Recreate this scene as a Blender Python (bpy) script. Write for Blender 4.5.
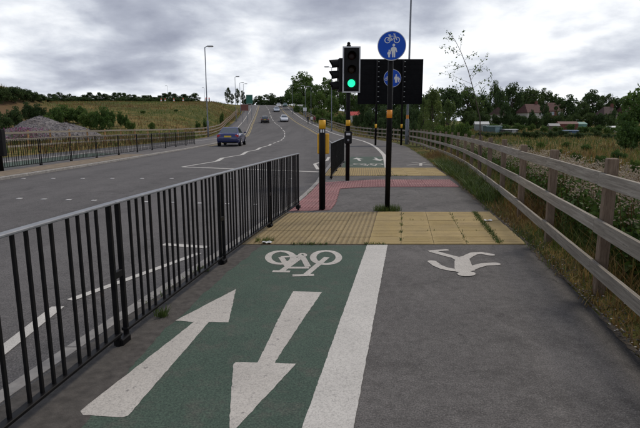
import bpy, bmesh, math, random
import numpy as np
from mathutils import Vector, Matrix

# ------------------------------------------------------------------ camera, sky, sun, exposure
scene = bpy.context.scene
for o in list(bpy.data.objects): bpy.data.objects.remove(o)
COL = scene.collection
F = 498.0; H = 1.5; PITCH = math.atan(89 / F)      # focal length in photo pixels, eye height, downward tilt

cam_d = bpy.data.cameras.new('camera'); cam = bpy.data.objects.new('camera', cam_d); COL.objects.link(cam)
cam.location = (0, 0, H); cam.rotation_euler = (math.pi / 2 - PITCH, 0, 0)
cam_d.sensor_width = 36; cam_d.lens = F / 640 * 36; cam_d.clip_start = .05; cam_d.clip_end = 3000
scene.camera = cam

SUN_EL, SUN_AZ = math.radians(52), math.radians(50)   # azimuth clockwise from +Y
w = bpy.data.worlds.new('World'); scene.world = w; w.use_nodes = True
nt = w.node_tree; N = nt.nodes; L = nt.links
for n in list(N): N.remove(n)
def wn(t, **k):
    n = N.new(t)
    for a, b in k.items(): setattr(n, a, b)
    return n
def wm(op, a, b=None, c=None, clamp=False):
    n = wn('ShaderNodeMath', operation=op, use_clamp=clamp)
    for i, v in enumerate((a, b, c)):
        if v is None: continue
        if isinstance(v, (int, float)): n.inputs[i].default_value = v
        else: L.new(v, n.inputs[i])
    return n.outputs[0]
tc = wn('ShaderNodeTexCoord'); sp = wn('ShaderNodeSeparateXYZ'); L.new(tc.outputs['Generated'], sp.inputs[0])
zc = wm('ADD', wm('MAXIMUM', sp.outputs[2], 0.0), 0.28)
cb = wn('ShaderNodeCombineXYZ')
L.new(wm('DIVIDE', sp.outputs[0], zc), cb.inputs[0]); L.new(wm('DIVIDE', sp.outputs[1], zc), cb.inputs[1])
def wnoise(scale, detail, rough, off, dist=0.0):
    m = wn('ShaderNodeMapping'); m.inputs['Location'].default_value = off; L.new(cb.outputs[0], m.inputs[0])
    n = wn('ShaderNodeTexNoise'); n.inputs['Scale'].default_value = scale; n.inputs['Detail'].default_value = detail
    n.inputs['Roughness'].default_value = rough; n.inputs['Distortion'].default_value = dist
    L.new(m.outputs[0], n.inputs['Vector']); return n.outputs['Fac']
big = wnoise(1.25, 3, .5, (3.6, 1.2, 0), .5); fine = wnoise(3.6, 10, .57, (7.3, 2.2, 4), .15)
thick = wm('ADD', wm('MULTIPLY', big, .68), wm('MULTIPLY', fine, .32))
thick = wm('ADD', thick, wm('MULTIPLY', wm('SUBTRACT', wm('MINIMUM', sp.outputs[2], .34), .145), .72))
rp = wn('ShaderNodeValToRGB'); L.new(thick, rp.inputs[0]); e = rp.color_ramp.elements
e[0].position = .38; e[0].color = (1.05, 1.06, 1.08, 1); e[1].position = .75; e[1].color = (.24, .265, .335, 1)
for p, c in ((.445, (.84, .865, .905)), (.505, (.60, .635, .705)), (.57, (.42, .45, .53)), (.65, (.30, .325, .405))):
    x = e.new(p); x.color = (*c, 1)
bgc = wn('ShaderNodeBackground'); L.new(rp.outputs[0], bgc.inputs[0]); bgc.inputs[1].default_value = .96
sky = wn('ShaderNodeTexSky', sky_type='NISHITA', sun_disc=False)
sky.sun_elevation = SUN_EL; sky.sun_rotation = SUN_AZ
bgs = wn('ShaderNodeBackground'); L.new(sky.outputs[0], bgs.inputs[0]); bgs.inputs[1].default_value = .12
gap = wn('ShaderNodeMapRange'); L.new(thick, gap.inputs[0])
for i, v in enumerate((.28, .36, .25, 1.0)): gap.inputs[i + 1].default_value = v
mx = wn('ShaderNodeMixShader'); L.new(gap.outputs[0], mx.inputs[0]); L.new(bgs.outputs[0], mx.inputs[1]); L.new(bgc.outputs[0], mx.inputs[2])
wo = wn('ShaderNodeOutputWorld'); L.new(mx.outputs[0], wo.inputs[0])

sd = bpy.data.lights.new('sun', 'SUN'); sd.energy = 1.4; sd.angle = math.radians(14); sd.color = (1, .9, .77)
sun = bpy.data.objects.new('sun', sd); COL.objects.link(sun)
sv = Vector((math.sin(SUN_AZ) * math.cos(SUN_EL), math.cos(SUN_AZ) * math.cos(SUN_EL), math.sin(SUN_EL)))
sun.rotation_euler = sv.to_track_quat('Z', 'Y').to_euler(); sun.location = (30, 30, 60)
scene.view_settings.view_transform = 'Standard'; scene.view_settings.look = 'None'
scene.view_settings.exposure = 0.22; scene.view_settings.gamma = 1
scene.view_settings.use_curve_mapping = False

# ------------------------------------------------------------------ helpers
rng = np.random.default_rng(7); rnd = random.Random(11)
def ray(px, py):
    x = (px - 320) / F; y = (214 - py) / F; c, s = math.cos(PITCH), math.sin(PITCH)
    return x, c + y * s, -s + y * c
def G(px, py, z=0.0):                               # pixel to a point on the level plane z
    d = ray(px, py); t = (z - H) / d[2]; return d[0] * t, d[1] * t
def topz(py, d): r = ray(320, py); return H + r[2] / r[1] * d
def atx(px, d, z=0.): return (px - 320) / F * (d * math.cos(PITCH) + (H - z) * math.sin(PITCH))
def curve(pts, s=6.0):
    ys = np.arange(-80, 1200, .5); a = np.array(pts, float)
    v = np.interp(ys, a[:, 0], a[:, 1])
    lo, hi = ys < a[0, 0], ys > a[-1, 0]
    v[lo] = a[0, 1] + (ys[lo] - a[0, 0]) * (a[1, 1] - a[0, 1]) / (a[1, 0] - a[0, 0])
    k = max(1, int(s / .5)); ker = np.hanning(2 * k + 3); ker /= ker.sum()
    v = np.convolve(np.pad(v, k + 1, mode='edge'), ker, 'valid')
    return lambda y: np.interp(y, ys, v)
prof = curve([(-80, 0), (58, 0), (72, .2), (85, .7), (115, 2.4), (150, 5.2), (180, 7.6), (215, 9.9), (250, 11), (300, 11.2), (1200, 11)], 14)
lprof = curve([(-80, 0), (45, .05), (60, .6), (80, 2.2), (100, 4.4), (120, 6.5), (140, 7.7), (170, 8.7), (220, 10.3), (300, 11), (1200, 11)], 12)
xr = curve([(-30, -7), (-15, -4), (-8, -3), (-3, -2.5), (0, -2.2), (2.66, -1.87), (4.55, -1.52), (6.44, -1.13), (11.2, -.42), (15.2, 0), (18.5, .28), (25, .75), (35, 1.1), (45, .95), (58, .6), (71, .25), (87, -1.4), (103, -3.7), (129, -7.3), (154, -10.6), (185, -14), (230, -20), (330, -35)], 1.5)
xl = curve([(-30, -14), (-15, -12), (0, -10.1), (14, -9.35), (20, -9), (26, -8.9), (35, -8.7), (43, -8.9), (55, -9.4), (67, -10.1), (103, -14.2), (154, -19.4), (198, -24.1), (230, -28.3), (330, -43)], 4)
xp = curve([(-30, -2), (-15, -1.2), (0, 1.45), (3.1, 2.11), (3.69, 2.22), (4.27, 2.33), (5.05, 2.46), (6.05, 2.64), (8.6, 2.98), (9.74, 3.13), (12.2, 3.46), (13.75, 3.74), (17.7, 4.15), (23, 4.85), (35, 6.1), (43, 6.4), (52, 6), (60, 5.1), (71, 3.7), (87, 1.9), (103, -.3), (129, -3.9), (154, -7.2), (185, -10.6), (230, -16.6), (330, -31)], 1.5)
xf = curve([(-30, -1.4), (-15, -1.2), (0, 1.62), (4.3, 2.52), (8.4, 3.37), (14.85, 4.62), (19, 5.3), (23, 5.8), (35, 7.0), (43, 7.3), (52, 6.9), (60, 6), (71, 4.6), (87, 2.8), (103, .6), (129, -3), (154, -6.3), (185, -9.7), (230, -15.7)], 1.5)
xq = curve([(-30, -19), (0, -16), (20, -14.9), (40, -14), (60, -13.4), (103, -18), (154, -23.2), (198, -28), (230, -32.2), (330, -47)], 4)
xg = curve([(-30, -22), (0, -21), (20, -19.3), (30, -18.1), (38, -17.6), (50, -15.6), (62, -14.4), (80, -15.8), (103, -19), (130, -22), (154, -24.6), (200, -29.4)], 4)
KW = .125                                           # kerb width
ROADZ = -.085
def ss(a, b, x): t = np.clip((x - a) / (b - a), 0, 1); return t * t * (3 - 2 * t)
def dip(x, y):                                      # the dropped kerb at the crossing
    a = ss(8.2, 9.2, y) * (1 - ss(13.9, 15, y)); u = 1 - ss(.0, 1.7, x - (xr(y) + KW))
    return -.07 * a * u
def pathz(x, y): return prof(y) + dip(x, y)
def vnoise(x, y, s, seed=0):
    r = np.random.default_rng(seed); out = 0
    for i in range(5):
        a = r.uniform(0, 6.283); k = s * r.uniform(.6, 1.7); ph = r.uniform(0, 6.28)
        b = r.uniform(0, 6.283); k2 = s * r.uniform(.6, 1.7); p2 = r.uniform(0, 6.28)
        out = out + np.sin(k * (x * np.cos(a) + y * np.sin(a)) + ph) * np.sin(k2 * (x * np.cos(b) + y * np.sin(b)) + p2)
    return out / 3
def Z(x, y):                                        # height of the open ground
    p = prof(y); dr = x - xp(y); dl = xq(y) - x
    right = p * (1 - ss(0, 75, dr)) - .38 * ss(.9, 5, dr) + ss(80, 280, y) * ss(15, 130, dr) * 4.5 - .03
    right = right + vnoise(x, y, .35, 3) * .12 * ss(1.5, 8, dr)
    b = ss(.5, 9, dl)
    hill = 5.2 * np.exp(-((x + 50) / 11.) ** 2 - ((y - 70) / 13.) ** 2) + 2.2 * np.exp(-((x + 62) / 22.) ** 2 - ((y - 80) / 25.) ** 2)
    left = p * (1 - b) + lprof(y) * b + hill - .03 + vnoise(x, y, .25, 5) * .22 * ss(2, 9, dl)
    return np.where(dr > 0, right, np.where(dl > 0, left, p - .4))
def Zf(x, y): return float(Z(np.float64(x), np.float64(y)))

class MB:
    def __init__(s): s.v = []; s.f = []; s.m = []
    def add(s, vs, fs, mi=0):
        o = len(s.v); s.v += [tuple(map(float, p)) for p in vs]; s.f += [tuple(i + o for i in q) for q in fs]; s.m += [mi] * len(fs)
        return s
    def box(s, c, d, rz=0., mi=0, bev=0., M=None):
        x, y, z = d[0] / 2, d[1] / 2, d[2] / 2
        if bev:
            b = min(bev, x * .9, y * .9, z * .9); vs = []
            for sz in (-1, 1):
                for sx, sy in ((-1, -1), (1, -1), (1, 1), (-1, 1)):
                    vs += [(sx * (x - b), sy * (y - b), sz * z), (sx * x, sy * (y - b), sz * (z - b)), (sx * (x - b), sy * y, sz * (z - b))]
            bm = bmesh.new()
            for p in vs: bm.verts.new(p)
            r = bmesh.ops.convex_hull(bm, input=bm.verts[:]); bm.verts.index_update()
            bmesh.ops.dissolve_limit(bm, angle_limit=.02, verts=bm.verts[:], edges=bm.edges[:])
            bm.verts.index_update(); bm.verts.ensure_lookup_table()
            vs = [v.co.copy() for v in bm.verts]; fs = [[v.index for v in f.verts] for f in bm.faces]; bm.free()
        else:
            vs = [Vector((sx * x, sy * y, sz * z)) for sz in (-1, 1) for sx, sy in ((-1, -1), (1, -1), (1, 1), (-1, 1))]
            fs = [(3, 2, 1, 0), (4, 5, 6, 7), (0, 1, 5, 4), (1, 2, 6, 5), (2, 3, 7, 6), (3, 0, 4, 7)]
        R = M if M is not None else Matrix.Rotation(rz, 3, 'Z')
        return s.add([R @ Vector(p) + Vector(c) for p in vs], fs, mi)
    def tube(s, pts, rad, n=10, mi=0, cap=True):
        pts = [Vector(p) for p in pts]; rad = rad if hasattr(rad, '__len__') else [rad] * len(pts); rings = []; vs = []
        for i, p in enumerate(pts):
            t = (pts[min(i + 1, len(pts) - 1)] - pts[max(i - 1, 0)]).normalized()
            a = t.cross(Vector((0, 0, 1)) if abs(t.z) < .9 else Vector((1, 0, 0))).normalized(); b = t.cross(a)
            for k in range(n):
                q = 2 * math.pi * k / n; vs.append(p + (a * math.cos(q) + b * math.sin(q)) * rad[i])
        fs = [(i * n + k, i * n + (k + 1) % n, (i + 1) * n + (k + 1) % n, (i + 1) * n + k) for i in range(len(pts) - 1) for k in range(n)]
        if cap: fs += [tuple(range(n - 1, -1, -1)), tuple((len(pts) - 1) * n + k for k in range(n))]
        return s.add(vs, fs, mi)
    def lathe(s, prof_, n=24, mi=0, M=None, c=(0, 0, 0)):      # profile (r, z)
        vs = []; M = M if M is not None else Matrix.Identity(3)
        for r, z in prof_:
            for k in range(n):
                q = 2 * math.pi * k / n; vs.append(M @ Vector((r * math.cos(q), r * math.sin(q), z)) + Vector(c))
        m = len(prof_)
        fs = [(i * n + k, i * n + (k + 1) % n, (i + 1) * n + (k + 1) % n, (i + 1) * n + k) for i in range(m - 1) for k in range(n)]
        fs += [tuple(range(n - 1, -1, -1)), tuple((m - 1) * n + k for k in range(n))]
        return s.add(vs, fs, mi)
    def mesh(s, name, mats, smooth=False):
        me = bpy.data.meshes.new(name); me.from_pydata(s.v, [], s.f)
        for m in (mats if isinstance(mats, (list, tuple)) else [mats]): me.materials.append(m)
        if any(s.m): me.polygons.foreach_set('material_index', s.m)
        if smooth: me.polygons.foreach_set('use_smooth', [True] * len(me.polygons))
        bm = bmesh.new(); bm.from_mesh(me); bmesh.ops.recalc_face_normals(bm, faces=bm.faces[:]); bm.to_mesh(me); bm.free()
        return me
    def build(s, name, mats, parent=None, smooth=False, loc=None):
        return link(name, s.mesh(name, mats, smooth), parent, loc)
def link(name, data, parent=None, loc=None, rz=0.):
    o = bpy.data.objects.new(name, data); COL.objects.link(o); o.parent = parent
    if loc is not None: o.location = loc
    if rz: o.rotation_euler.z = rz
    return o
def tag(o, label=None, cat=None, group=None, kind=None):
    if label: o['label'] = label
    if cat: o['category'] = cat
    if group: o['group'] = group
    if kind: o['kind'] = kind
    return o
def thing(name, loc, label, cat, group=None, rz=0.):
    return tag(link(name, None, None, loc, rz), label, cat, group)
def copy_tree(o, parent=None):
    c = o.copy(); COL.objects.link(c); c.parent = parent
    for ch in list(o.children): copy_tree(ch, c)
    return c
def npmesh(name, V, Fq, mats, smooth=False, mi=None):       # big meshes from arrays (quads)
    me = bpy.data.meshes.new(name); V = np.asarray(V, np.float32); Fq = np.asarray(Fq, np.int32); k = Fq.shape[1]
    me.vertices.add(len(V)); me.vertices.foreach_set('co', V.ravel())
    me.loops.add(Fq.size); me.loops.foreach_set('vertex_index', Fq.ravel())
    me.polygons.add(len(Fq)); me.polygons.foreach_set('loop_start', np.arange(len(Fq), dtype=np.int32) * k)
    me.polygons.foreach_set('loop_total', np.full(len(Fq), k, np.int32))
    for m in (mats if isinstance(mats, (list, tuple)) else [mats]): me.materials.append(m)
    if mi is not None: me.polygons.foreach_set('material_index', np.asarray(mi, np.int32))
    if smooth: me.polygons.foreach_set('use_smooth', np.ones(len(Fq), bool))
    me.update(); me.validate(); return me

# ------------------------------------------------------------------ materials
def new_mat(name):
    m = bpy.data.materials.new(name); m.use_nodes = True; return m, m.node_tree.nodes, m.node_tree.links, m.node_tree.nodes['Principled BSDF']
def coords(Nn, Ll, world=True, scale=(1, 1, 1)):
    if world: src = Nn.new('ShaderNodeNewGeometry').outputs['Position']
    else: src = Nn.new('ShaderNodeTexCoord').outputs['Object']
    mp = Nn.new('ShaderNodeMapping'); mp.inputs['Scale'].default_value = scale; Ll.new(src, mp.inputs[0]); return mp.outputs[0]
def noise(Nn, Ll, vec, scale, detail=4, rough=.55):
    n = Nn.new('ShaderNodeTexNoise'); n.inputs['Scale'].default_value = scale; n.inputs['Detail'].default_value = detail; n.inputs['Roughness'].default_value = rough
    Ll.new(vec, n.inputs['Vector']); return n.outputs['Fac']
def ramp(Nn, Ll, fac, stops):
    r = Nn.new('ShaderNodeValToRGB'); Ll.new(fac, r.inputs[0]); el = r.color_ramp.elements
    while len(el) < len(stops): el.new(.5)
    for q, (p, c) in zip(el, stops): q.position = p; q.color = (*c, 1) if len(c) == 3 else c
    return r.outputs[0]
def mixc(Nn, Ll, fac, a, b, mode='MIX'):
    n = Nn.new('ShaderNodeMix'); n.data_type = 'RGBA'; n.blend_type = mode
    if isinstance(fac, (int, float)): n.inputs[0].default_value = fac
    else: Ll.new(fac, n.inputs[0])
    for i, v in ((6, a), (7, b)):
        if isinstance(v, tuple): n.inputs[i].default_value = (*v, 1)
        else: Ll.new(v, n.inputs[i])
    return n.outputs[2]
def bump(Nn, Ll, bs, h, strength=.3, dist=.01):
    b = Nn.new('ShaderNodeBump'); b.inputs['Strength'].default_value = strength; b.inputs['Distance'].default_value = dist
    Ll.new(h, b.inputs['Height']); Ll.new(b.outputs[0], bs.inputs['Normal'])
def simple(name, c, rough=.6, metal=0., var=.12, scale=6., world=False, bmp=0., spec=.5, coat=0.):
    m, Nn, Ll, bs = new_mat(name); v = coords(Nn, Ll, world); f = noise(Nn, Ll, v, scale, 5)
    lo = tuple(x * (1 - var) for x in c); hi = tuple(min(1, x * (1 + var)) for x in c)
    Ll.new(ramp(Nn, Ll, f, [(.3, lo), (.7, hi)]), bs.inputs['Base Color'])
    bs.inputs['Roughness'].default_value = rough; bs.inputs['Metallic'].default_value = metal; bs.inputs['Specular IOR Level'].default_value = spec
    if coat: bs.inputs['Coat Weight'].default_value = coat; bs.inputs['Coat Roughness'].default_value = .06
    if bmp: bump(Nn, Ll, bs, noise(Nn, Ll, v, scale * 8, 4), bmp)
    return m
def asphalt(name, base, patch, grain=95., rough=.85, streak=None):
    m, Nn, Ll, bs = new_mat(name); v = coords(Nn, Ll)
    g = noise(Nn, Ll, v, grain, 3, .75); big_ = noise(Nn, Ll, v, .5, 5, .6); mid = noise(Nn, Ll, v, 1.9, 7, .7)
    vo = Nn.new('ShaderNodeTexVoronoi'); vo.inputs['Scale'].default_value = grain * 1.5; Ll.new(v, vo.inputs['Vector'])
    c = ramp(Nn, Ll, big_, [(.32, base), (.68, patch)])
    c = mixc(Nn, Ll, ramp(Nn, Ll, mid, [(.50, (0, 0, 0)), (.66, (.6, .6, .6))]), c, tuple(x * .58 for x in base))
    mm = noise(Nn, Ll, v, 16, 5, .7); c = mixc(Nn, Ll, .8, c, ramp(Nn, Ll, mm, [(.33, (.72, .72, .72)), (.67, (1.25, 1.25, 1.25))]), 'MULTIPLY')
    sp_ = noise(Nn, Ll, v, 5.5, 2, .5); c = mixc(Nn, Ll, ramp(Nn, Ll, sp_, [(.70, (0, 0, 0)), (.74, (.55, .55, .55))]), c, tuple(x * .45 for x in base))
    pl = noise(Nn, Ll, coords(Nn, Ll, True, (1.1, .5, 1)), 1.1, 8, .72); c = mixc(Nn, Ll, ramp(Nn, Ll, pl, [(.52, (0, 0, 0)), (.64, (.4, .4, .4))]), c, tuple(x * 1.45 for x in patch))
    cv = Nn.new('ShaderNodeTexVoronoi'); cv.feature = 'DISTANCE_TO_EDGE'; cv.inputs['Scale'].default_value = .33; cn = Nn.new('ShaderNodeTexNoise'); cn.inputs['Scale'].default_value = 2.5; cn.inputs['Detail'].default_value = 6; Ll.new(v, cn.inputs['Vector'])
    ca = Nn.new('ShaderNodeVectorMath'); ca.operation = 'MULTIPLY_ADD'; Ll.new(cn.outputs['Color'], ca.inputs[0]); ca.inputs[1].default_value = (.5, .5, .5); Ll.new(v, ca.inputs[2]); Ll.new(ca.outputs[0], cv.inputs['Vector'])
    ck = Nn.new('ShaderNodeMath'); ck.operation = 'MULTIPLY'; Ll.new(ramp(Nn, Ll, cv.outputs[0], [(0, (.8, .8, .8)), (.0022, (0, 0, 0))]), ck.inputs[0]); Ll.new(ramp(Nn, Ll, big_, [(.48, (0, 0, 0)), (.56, (1, 1, 1))]), ck.inputs[1])
    c = mixc(Nn, Ll, ck.outputs[0], c, tuple(x * .35 for x in base))
    if streak:                                       # tyre tracks worn into the lanes
        w_ = noise(Nn, Ll, coords(Nn, Ll, True, (1, .035, 1)), .75, 3, .5)
        c = mixc(Nn, Ll, ramp(Nn, Ll, w_, [(.4, (0, 0, 0)), (.62, (.6, .6, .6))]), c, streak)
    c = mixc(Nn, Ll, .9, c, ramp(Nn, Ll, g, [(.3, (.36, .36, .37)), (.5, (.95, .95, .95)), (.68, (1.7, 1.66, 1.6)), (.8, (2.6, 2.5, 2.4))]), 'MULTIPLY')
    sep = Nn.new('ShaderNodeSeparateColor'); Ll.new(vo.outputs['Color'], sep.inputs[0])
    c = mixc(Nn, Ll, ramp(Nn, Ll, sep.outputs[0], [(.90, (0, 0, 0)), (.96, (.4, .4, .4))]), c, tuple(x * 1.9 for x in patch))
    Ll.new(c, bs.inputs['Base Color']); bs.inputs['Roughness'].default_value = rough; bs.inputs['Specular IOR Level'].default_value = .3
    bump(Nn, Ll, bs, g, .5, .008); return m
M_road = asphalt('road asphalt', (.086, .082, .082), (.113, .108, .107), 80, streak=(.135, .129, .127))
M_path = asphalt('path asphalt', (.104, .099, .096), (.14, .133, .128), 110)
M_path2 = asphalt('left path asphalt', (.12, .115, .115), (.16, .152, .15), 60)
def green_mat():
    m, Nn, Ll, bs = new_mat('green cycle surfacing'); v = coords(Nn, Ll)
    g = noise(Nn, Ll, v, 90, 3, .75); b_ = noise(Nn, Ll, v, 1.1, 6, .65); s = noise(Nn, Ll, v, 5.5, 7, .7)
    c = ramp(Nn, Ll, b_, [(.3, (.043, .074, .056)), (.7, (.064, .099, .076))])
    c = mixc(Nn, Ll, ramp(Nn, Ll, s, [(.50, (0, 0, 0)), (.70, (.8, .8, .8))]), c, (.088, .092, .078))
    c = mixc(Nn, Ll, .85, c, ramp(Nn, Ll, g, [(.3, (.35, .35, .36)), (.5, (1, 1, 1)), (.72, (1.9, 1.85, 1.75))]), 'MULTIPLY')
    Ll.new(c, bs.inputs['Base Color']); bs.inputs['Roughness'].default_value = .9; bump(Nn, Ll, bs, g, .45, .006); return m
M_green = green_mat()
def paint_mat(name, c, wear=.62, under=(.16, .15, .15)):
    m, Nn, Ll, bs = new_mat(name); v = coords(Nn, Ll)
    f = noise(Nn, Ll, v, 14, 8, .72); d = noise(Nn, Ll, v, 1.6, 5, .6); g = noise(Nn, Ll, v, 90, 3, .7)
    k = ramp(Nn, Ll, d, [(.3, tuple(x * .84 for x in c)), (.65, c)])
    k = mixc(Nn, Ll, ramp(Nn, Ll, f, [(wear, (0, 0, 0)), (wear + .07, (.85, .85, .85))]), k, under)
    vo = Nn.new('ShaderNodeTexVoronoi'); vo.feature = 'DISTANCE_TO_EDGE'; vo.inputs['Scale'].default_value = 9; 
    wv = coords(Nn, Ll, True, (1.6, .7, 1)); nn = Nn.new('ShaderNodeTexNoise'); nn.inputs['Scale'].default_value = 5; Ll.new(wv, nn.inputs['Vector'])
    va = Nn.new('ShaderNodeVectorMath'); va.operation = 'ADD'; Ll.new(wv, va.inputs[0]); Ll.new(nn.outputs['Color'], va.inputs[1]); Ll.new(va.outputs[0], vo.inputs['Vector'])
    k = mixc(Nn, Ll, ramp(Nn, Ll, vo.outputs[0], [(.0, (.45, .45, .45)), (.018, (0, 0, 0))]), k, under)
    k = mixc(Nn, Ll, .8, k, ramp(Nn, Ll, g, [(.3, (.6, .6, .6)), (.55, (1.08, 1.08, 1.08))]), 'MULTIPLY')
    Ll.new(k, bs.inputs['Base Color']); bs.inputs['Roughness'].default_value = .75; bump(Nn, Ll, bs, g, .3, .004); return m
M_white = paint_mat('worn white road paint', (.55, .52, .475), .60)
M_whiteb = paint_mat('crisp white road paint', (.60, .58, .54), .64)
M_thin = paint_mat('thin white line paint', (.58, .57, .56), .55, (.1, .1, .1))
M_yline = paint_mat('yellow road line', (.46, .36, .15), .58)
def slab_mat(name, a, b, dirt):
    m, Nn, Ll, bs = new_mat(name); v = coords(Nn, Ll); oi = Nn.new('ShaderNodeObjectInfo')
    f = noise(Nn, Ll, v, 2.5, 6, .65); s = noise(Nn, Ll, v, 9, 7, .7); g = noise(Nn, Ll, v, 170, 2)
    c = ramp(Nn, Ll, oi.outputs['Random'], [(0, a), (1, b)])
    c = mixc(Nn, Ll, ramp(Nn, Ll, f, [(.42, (0, 0, 0)), (.75, (.7, .7, .7))]), c, dirt)
    c = mixc(Nn, Ll, ramp(Nn, Ll, s, [(.55, (0, 0, 0)), (.75, (.6, .6, .6))]), c, tuple(x * .7 for x in dirt))
    c = mixc(Nn, Ll, .6, c, ramp(Nn, Ll, g, [(.3, (.7, .7, .7)), (.65, (1.2, 1.2, 1.2))]), 'MULTIPLY')
    Ll.new(c, bs.inputs['Base Color']); bs.inputs['Roughness'].default_value = .85; bump(Nn, Ll, bs, g, .3, .004); return m
M_buff = slab_mat('buff paving', (.35, .26, .105), (.41, .305, .135), (.27, .205, .105)); M_buffd = slab_mat('dirty buff paving', (.21, .155, .075), (.24, .18, .085), (.16, .125, .07))
M_bufft = slab_mat('ribbed buff paving', (.30, .23, .115), (.36, .275, .14), (.24, .185, .105))
M_red = slab_mat('red paving', (.40, .21, .20), (.46, .25, .24), (.30, .18, .17)); M_redd = slab_mat('dirty red paving', (.22, .085, .09), (.26, .11, .11), (.16, .09, .085))
M_kerb = simple('concrete kerb', (.30, .285, .265), .85, var=.25, scale=9, world=True, bmp=.3)
M_soil = simple('dirt along the railing', (.078, .071, .064), .95, var=.35, scale=16, world=True, bmp=.5)
M_edge = simple('leaf litter and soil', (.085, .066, .045), .95, var=.55, scale=22, world=True, bmp=.6)
M_sand = simple('sandy dirt', (.21, .165, .115), .95, var=.35, scale=4, world=True, bmp=.4)
def black_mat():
    m, Nn, Ll, bs = new_mat('black gloss paint'); v = coords(Nn, Ll, True); f = noise(Nn, Ll, v, 9, 6, .65)
    ru = noise(Nn, Ll, v, 26, 6, .7); Ll.new(mixc(Nn, Ll, ramp(Nn, Ll, ru, [(.66, (0, 0, 0)), (.72, (.8, .8, .8))]), ramp(Nn, Ll, f, [(.35, (.005, .005, .006)), (.75, (.013, .012, .012))]), (.055, .03, .018)), bs.inputs['Base Color'])
    Ll.new(ramp(Nn, Ll, f, [(.35, (.36, .36, .36)), (.7, (.6, .6, .6))]), bs.inputs['Roughness']); bs.inputs['Specular IOR Level'].default_value = .13; return m
M_black = black_mat()
M_matt = simple('matt black plastic', (.006, .006, .0065), .6, var=.2, spec=.2)
M_top = simple('light grey top rail', (.24, .25, .265), .42, .3, var=.2, scale=9)  # top rails in a lighter grey than the black posts and bars
M_galv = simple('galvanised steel', (.30, .31, .33), .5, .6, var=.15, scale=12)
M_grey = simple('grey painted steel', (.20, .215, .25), .5, .2, var=.15, scale=8)
M_yellow = simple('yellow paint', (.80, .42, .015), .45, var=.1)
M_orange = simple('orange band', (.78, .28, .02), .5, var=.1)
M_signblue = simple('blue sign face', (.004, .075, .50), .5, var=.06, spec=.25)
M_signwhite = simple('white sign face', (.72, .73, .74), .4, var=.05)
M_silver = simple('pale grey border', (.55, .56, .57), .5, var=.08)
M_signback = simple('dark grey sign back', (.007, .007, .008), .8, var=.25, scale=3, spec=.1)
def wood_mat(name, a, b, c):
    m, Nn, Ll, bs = new_mat(name); v = coords(Nn, Ll, False, (1.2, 16, 16)); oi = Nn.new('ShaderNodeObjectInfo')
    va = Nn.new('ShaderNodeVectorMath'); va.operation = 'ADD'; Ll.new(v, va.inputs[0])
    sc = Nn.new('ShaderNodeVectorMath'); sc.operation = 'SCALE'; sc.inputs[0].default_value = (37, 91, 53); Ll.new(oi.outputs['Random'], sc.inputs['Scale']); Ll.new(sc.outputs[0], va.inputs[1])
    f = noise(Nn, Ll, va.outputs[0], 3.2, 8, .68); k = noise(Nn, Ll, va.outputs[0], 14, 3, .6)
    col = ramp(Nn, Ll, f, [(.28, a), (.5, b), (.72, c)])
    col = mixc(Nn, Ll, ramp(Nn, Ll, k, [(.58, (0, 0, 0)), (.68, (.7, .7, .7))]), col, tuple(x * .4 for x in a))
    col = mixc(Nn, Ll, .55, col, ramp(Nn, Ll, oi.outputs['Random'], [(0, (.75, .73, .7)), (1, (1.2, 1.2, 1.22))]), 'MULTIPLY')
    Ll.new(col, bs.inputs['Base Color']); bs.inputs['Roughness'].default_value = .85; bump(Nn, Ll, bs, f, .5, .006); return m
M_wood = wood_mat('weathered rail timber', (.155, .132, .105), (.275, .245, .20), (.41, .375, .315))
M_post = wood_mat('weathered post timber', (.105, .07, .045), (.19, .135, .092), (.29, .22, .16))
M_wood2 = wood_mat('newer timber', (.26, .13, .05), (.38, .21, .09), (.45, .30, .17))
def leaf_mat(name, a, b, tr=.35):
    m, Nn, Ll, bs = new_mat(name); v = coords(Nn, Ll); oi = Nn.new('ShaderNodeObjectInfo'); f = noise(Nn, Ll, v, 1.3, 3, .7); f2 = noise(Nn, Ll, v, 9, 2, .6)
    c = ramp(Nn, Ll, f, [(.3, a), (.7, b)])
    c = mixc(Nn, Ll, .7, c, ramp(Nn, Ll, oi.outputs['Random'], [(0, (.7, .78, .7)), (.5, (1, 1, 1)), (1, (1.3, 1.15, .95))]), 'MULTIPLY')
    c = mixc(Nn, Ll, .8, c, ramp(Nn, Ll, f2, [(.3, (.6, .6, .6)), (.7, (1.45, 1.4, 1.2))]), 'MULTIPLY')
    Ll.new(c, bs.inputs['Base Color']); bs.inputs['Roughness'].default_value = .6; bs.inputs['Specular IOR Level'].default_value = .3
    t = Nn.new('ShaderNodeBsdfTranslucent'); Ll.new(c, t.inputs[0]); mxs = Nn.new('ShaderNodeMixShader'); mxs.inputs[0].default_value = tr
    Ll.new(bs.outputs[0], mxs.inputs[1]); Ll.new(t.outputs[0], mxs.inputs[2]); Ll.new(mxs.outputs[0], Nn['Material Output'].inputs[0]); return m
M_leaf = leaf_mat('broad leaves', (.055, .115, .028), (.12, .19, .048))
M_leafd = leaf_mat('dark leaves', (.036, .072, .026), (.078, .125, .042))
M_leafl = leaf_mat('light leaves', (.085, .14, .04), (.16, .215, .07))
M_grassg = leaf_mat('green grass', (.062, .105, .024), (.135, .18, .05), .3)
M_grassd = leaf_mat('dry grass', (.22, .155, .06), (.36, .27, .11), .3)
M_grassb = leaf_mat('brown grass', (.125, .082, .034), (.21, .145, .06), .3)
M_fluff = leaf_mat('faded white flower heads', (.33, .25, .20), (.58, .50, .43), .25)
M_bark = simple('bark', (.075, .058, .045), .9, var=.35, scale=10, bmp=.5)
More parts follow.
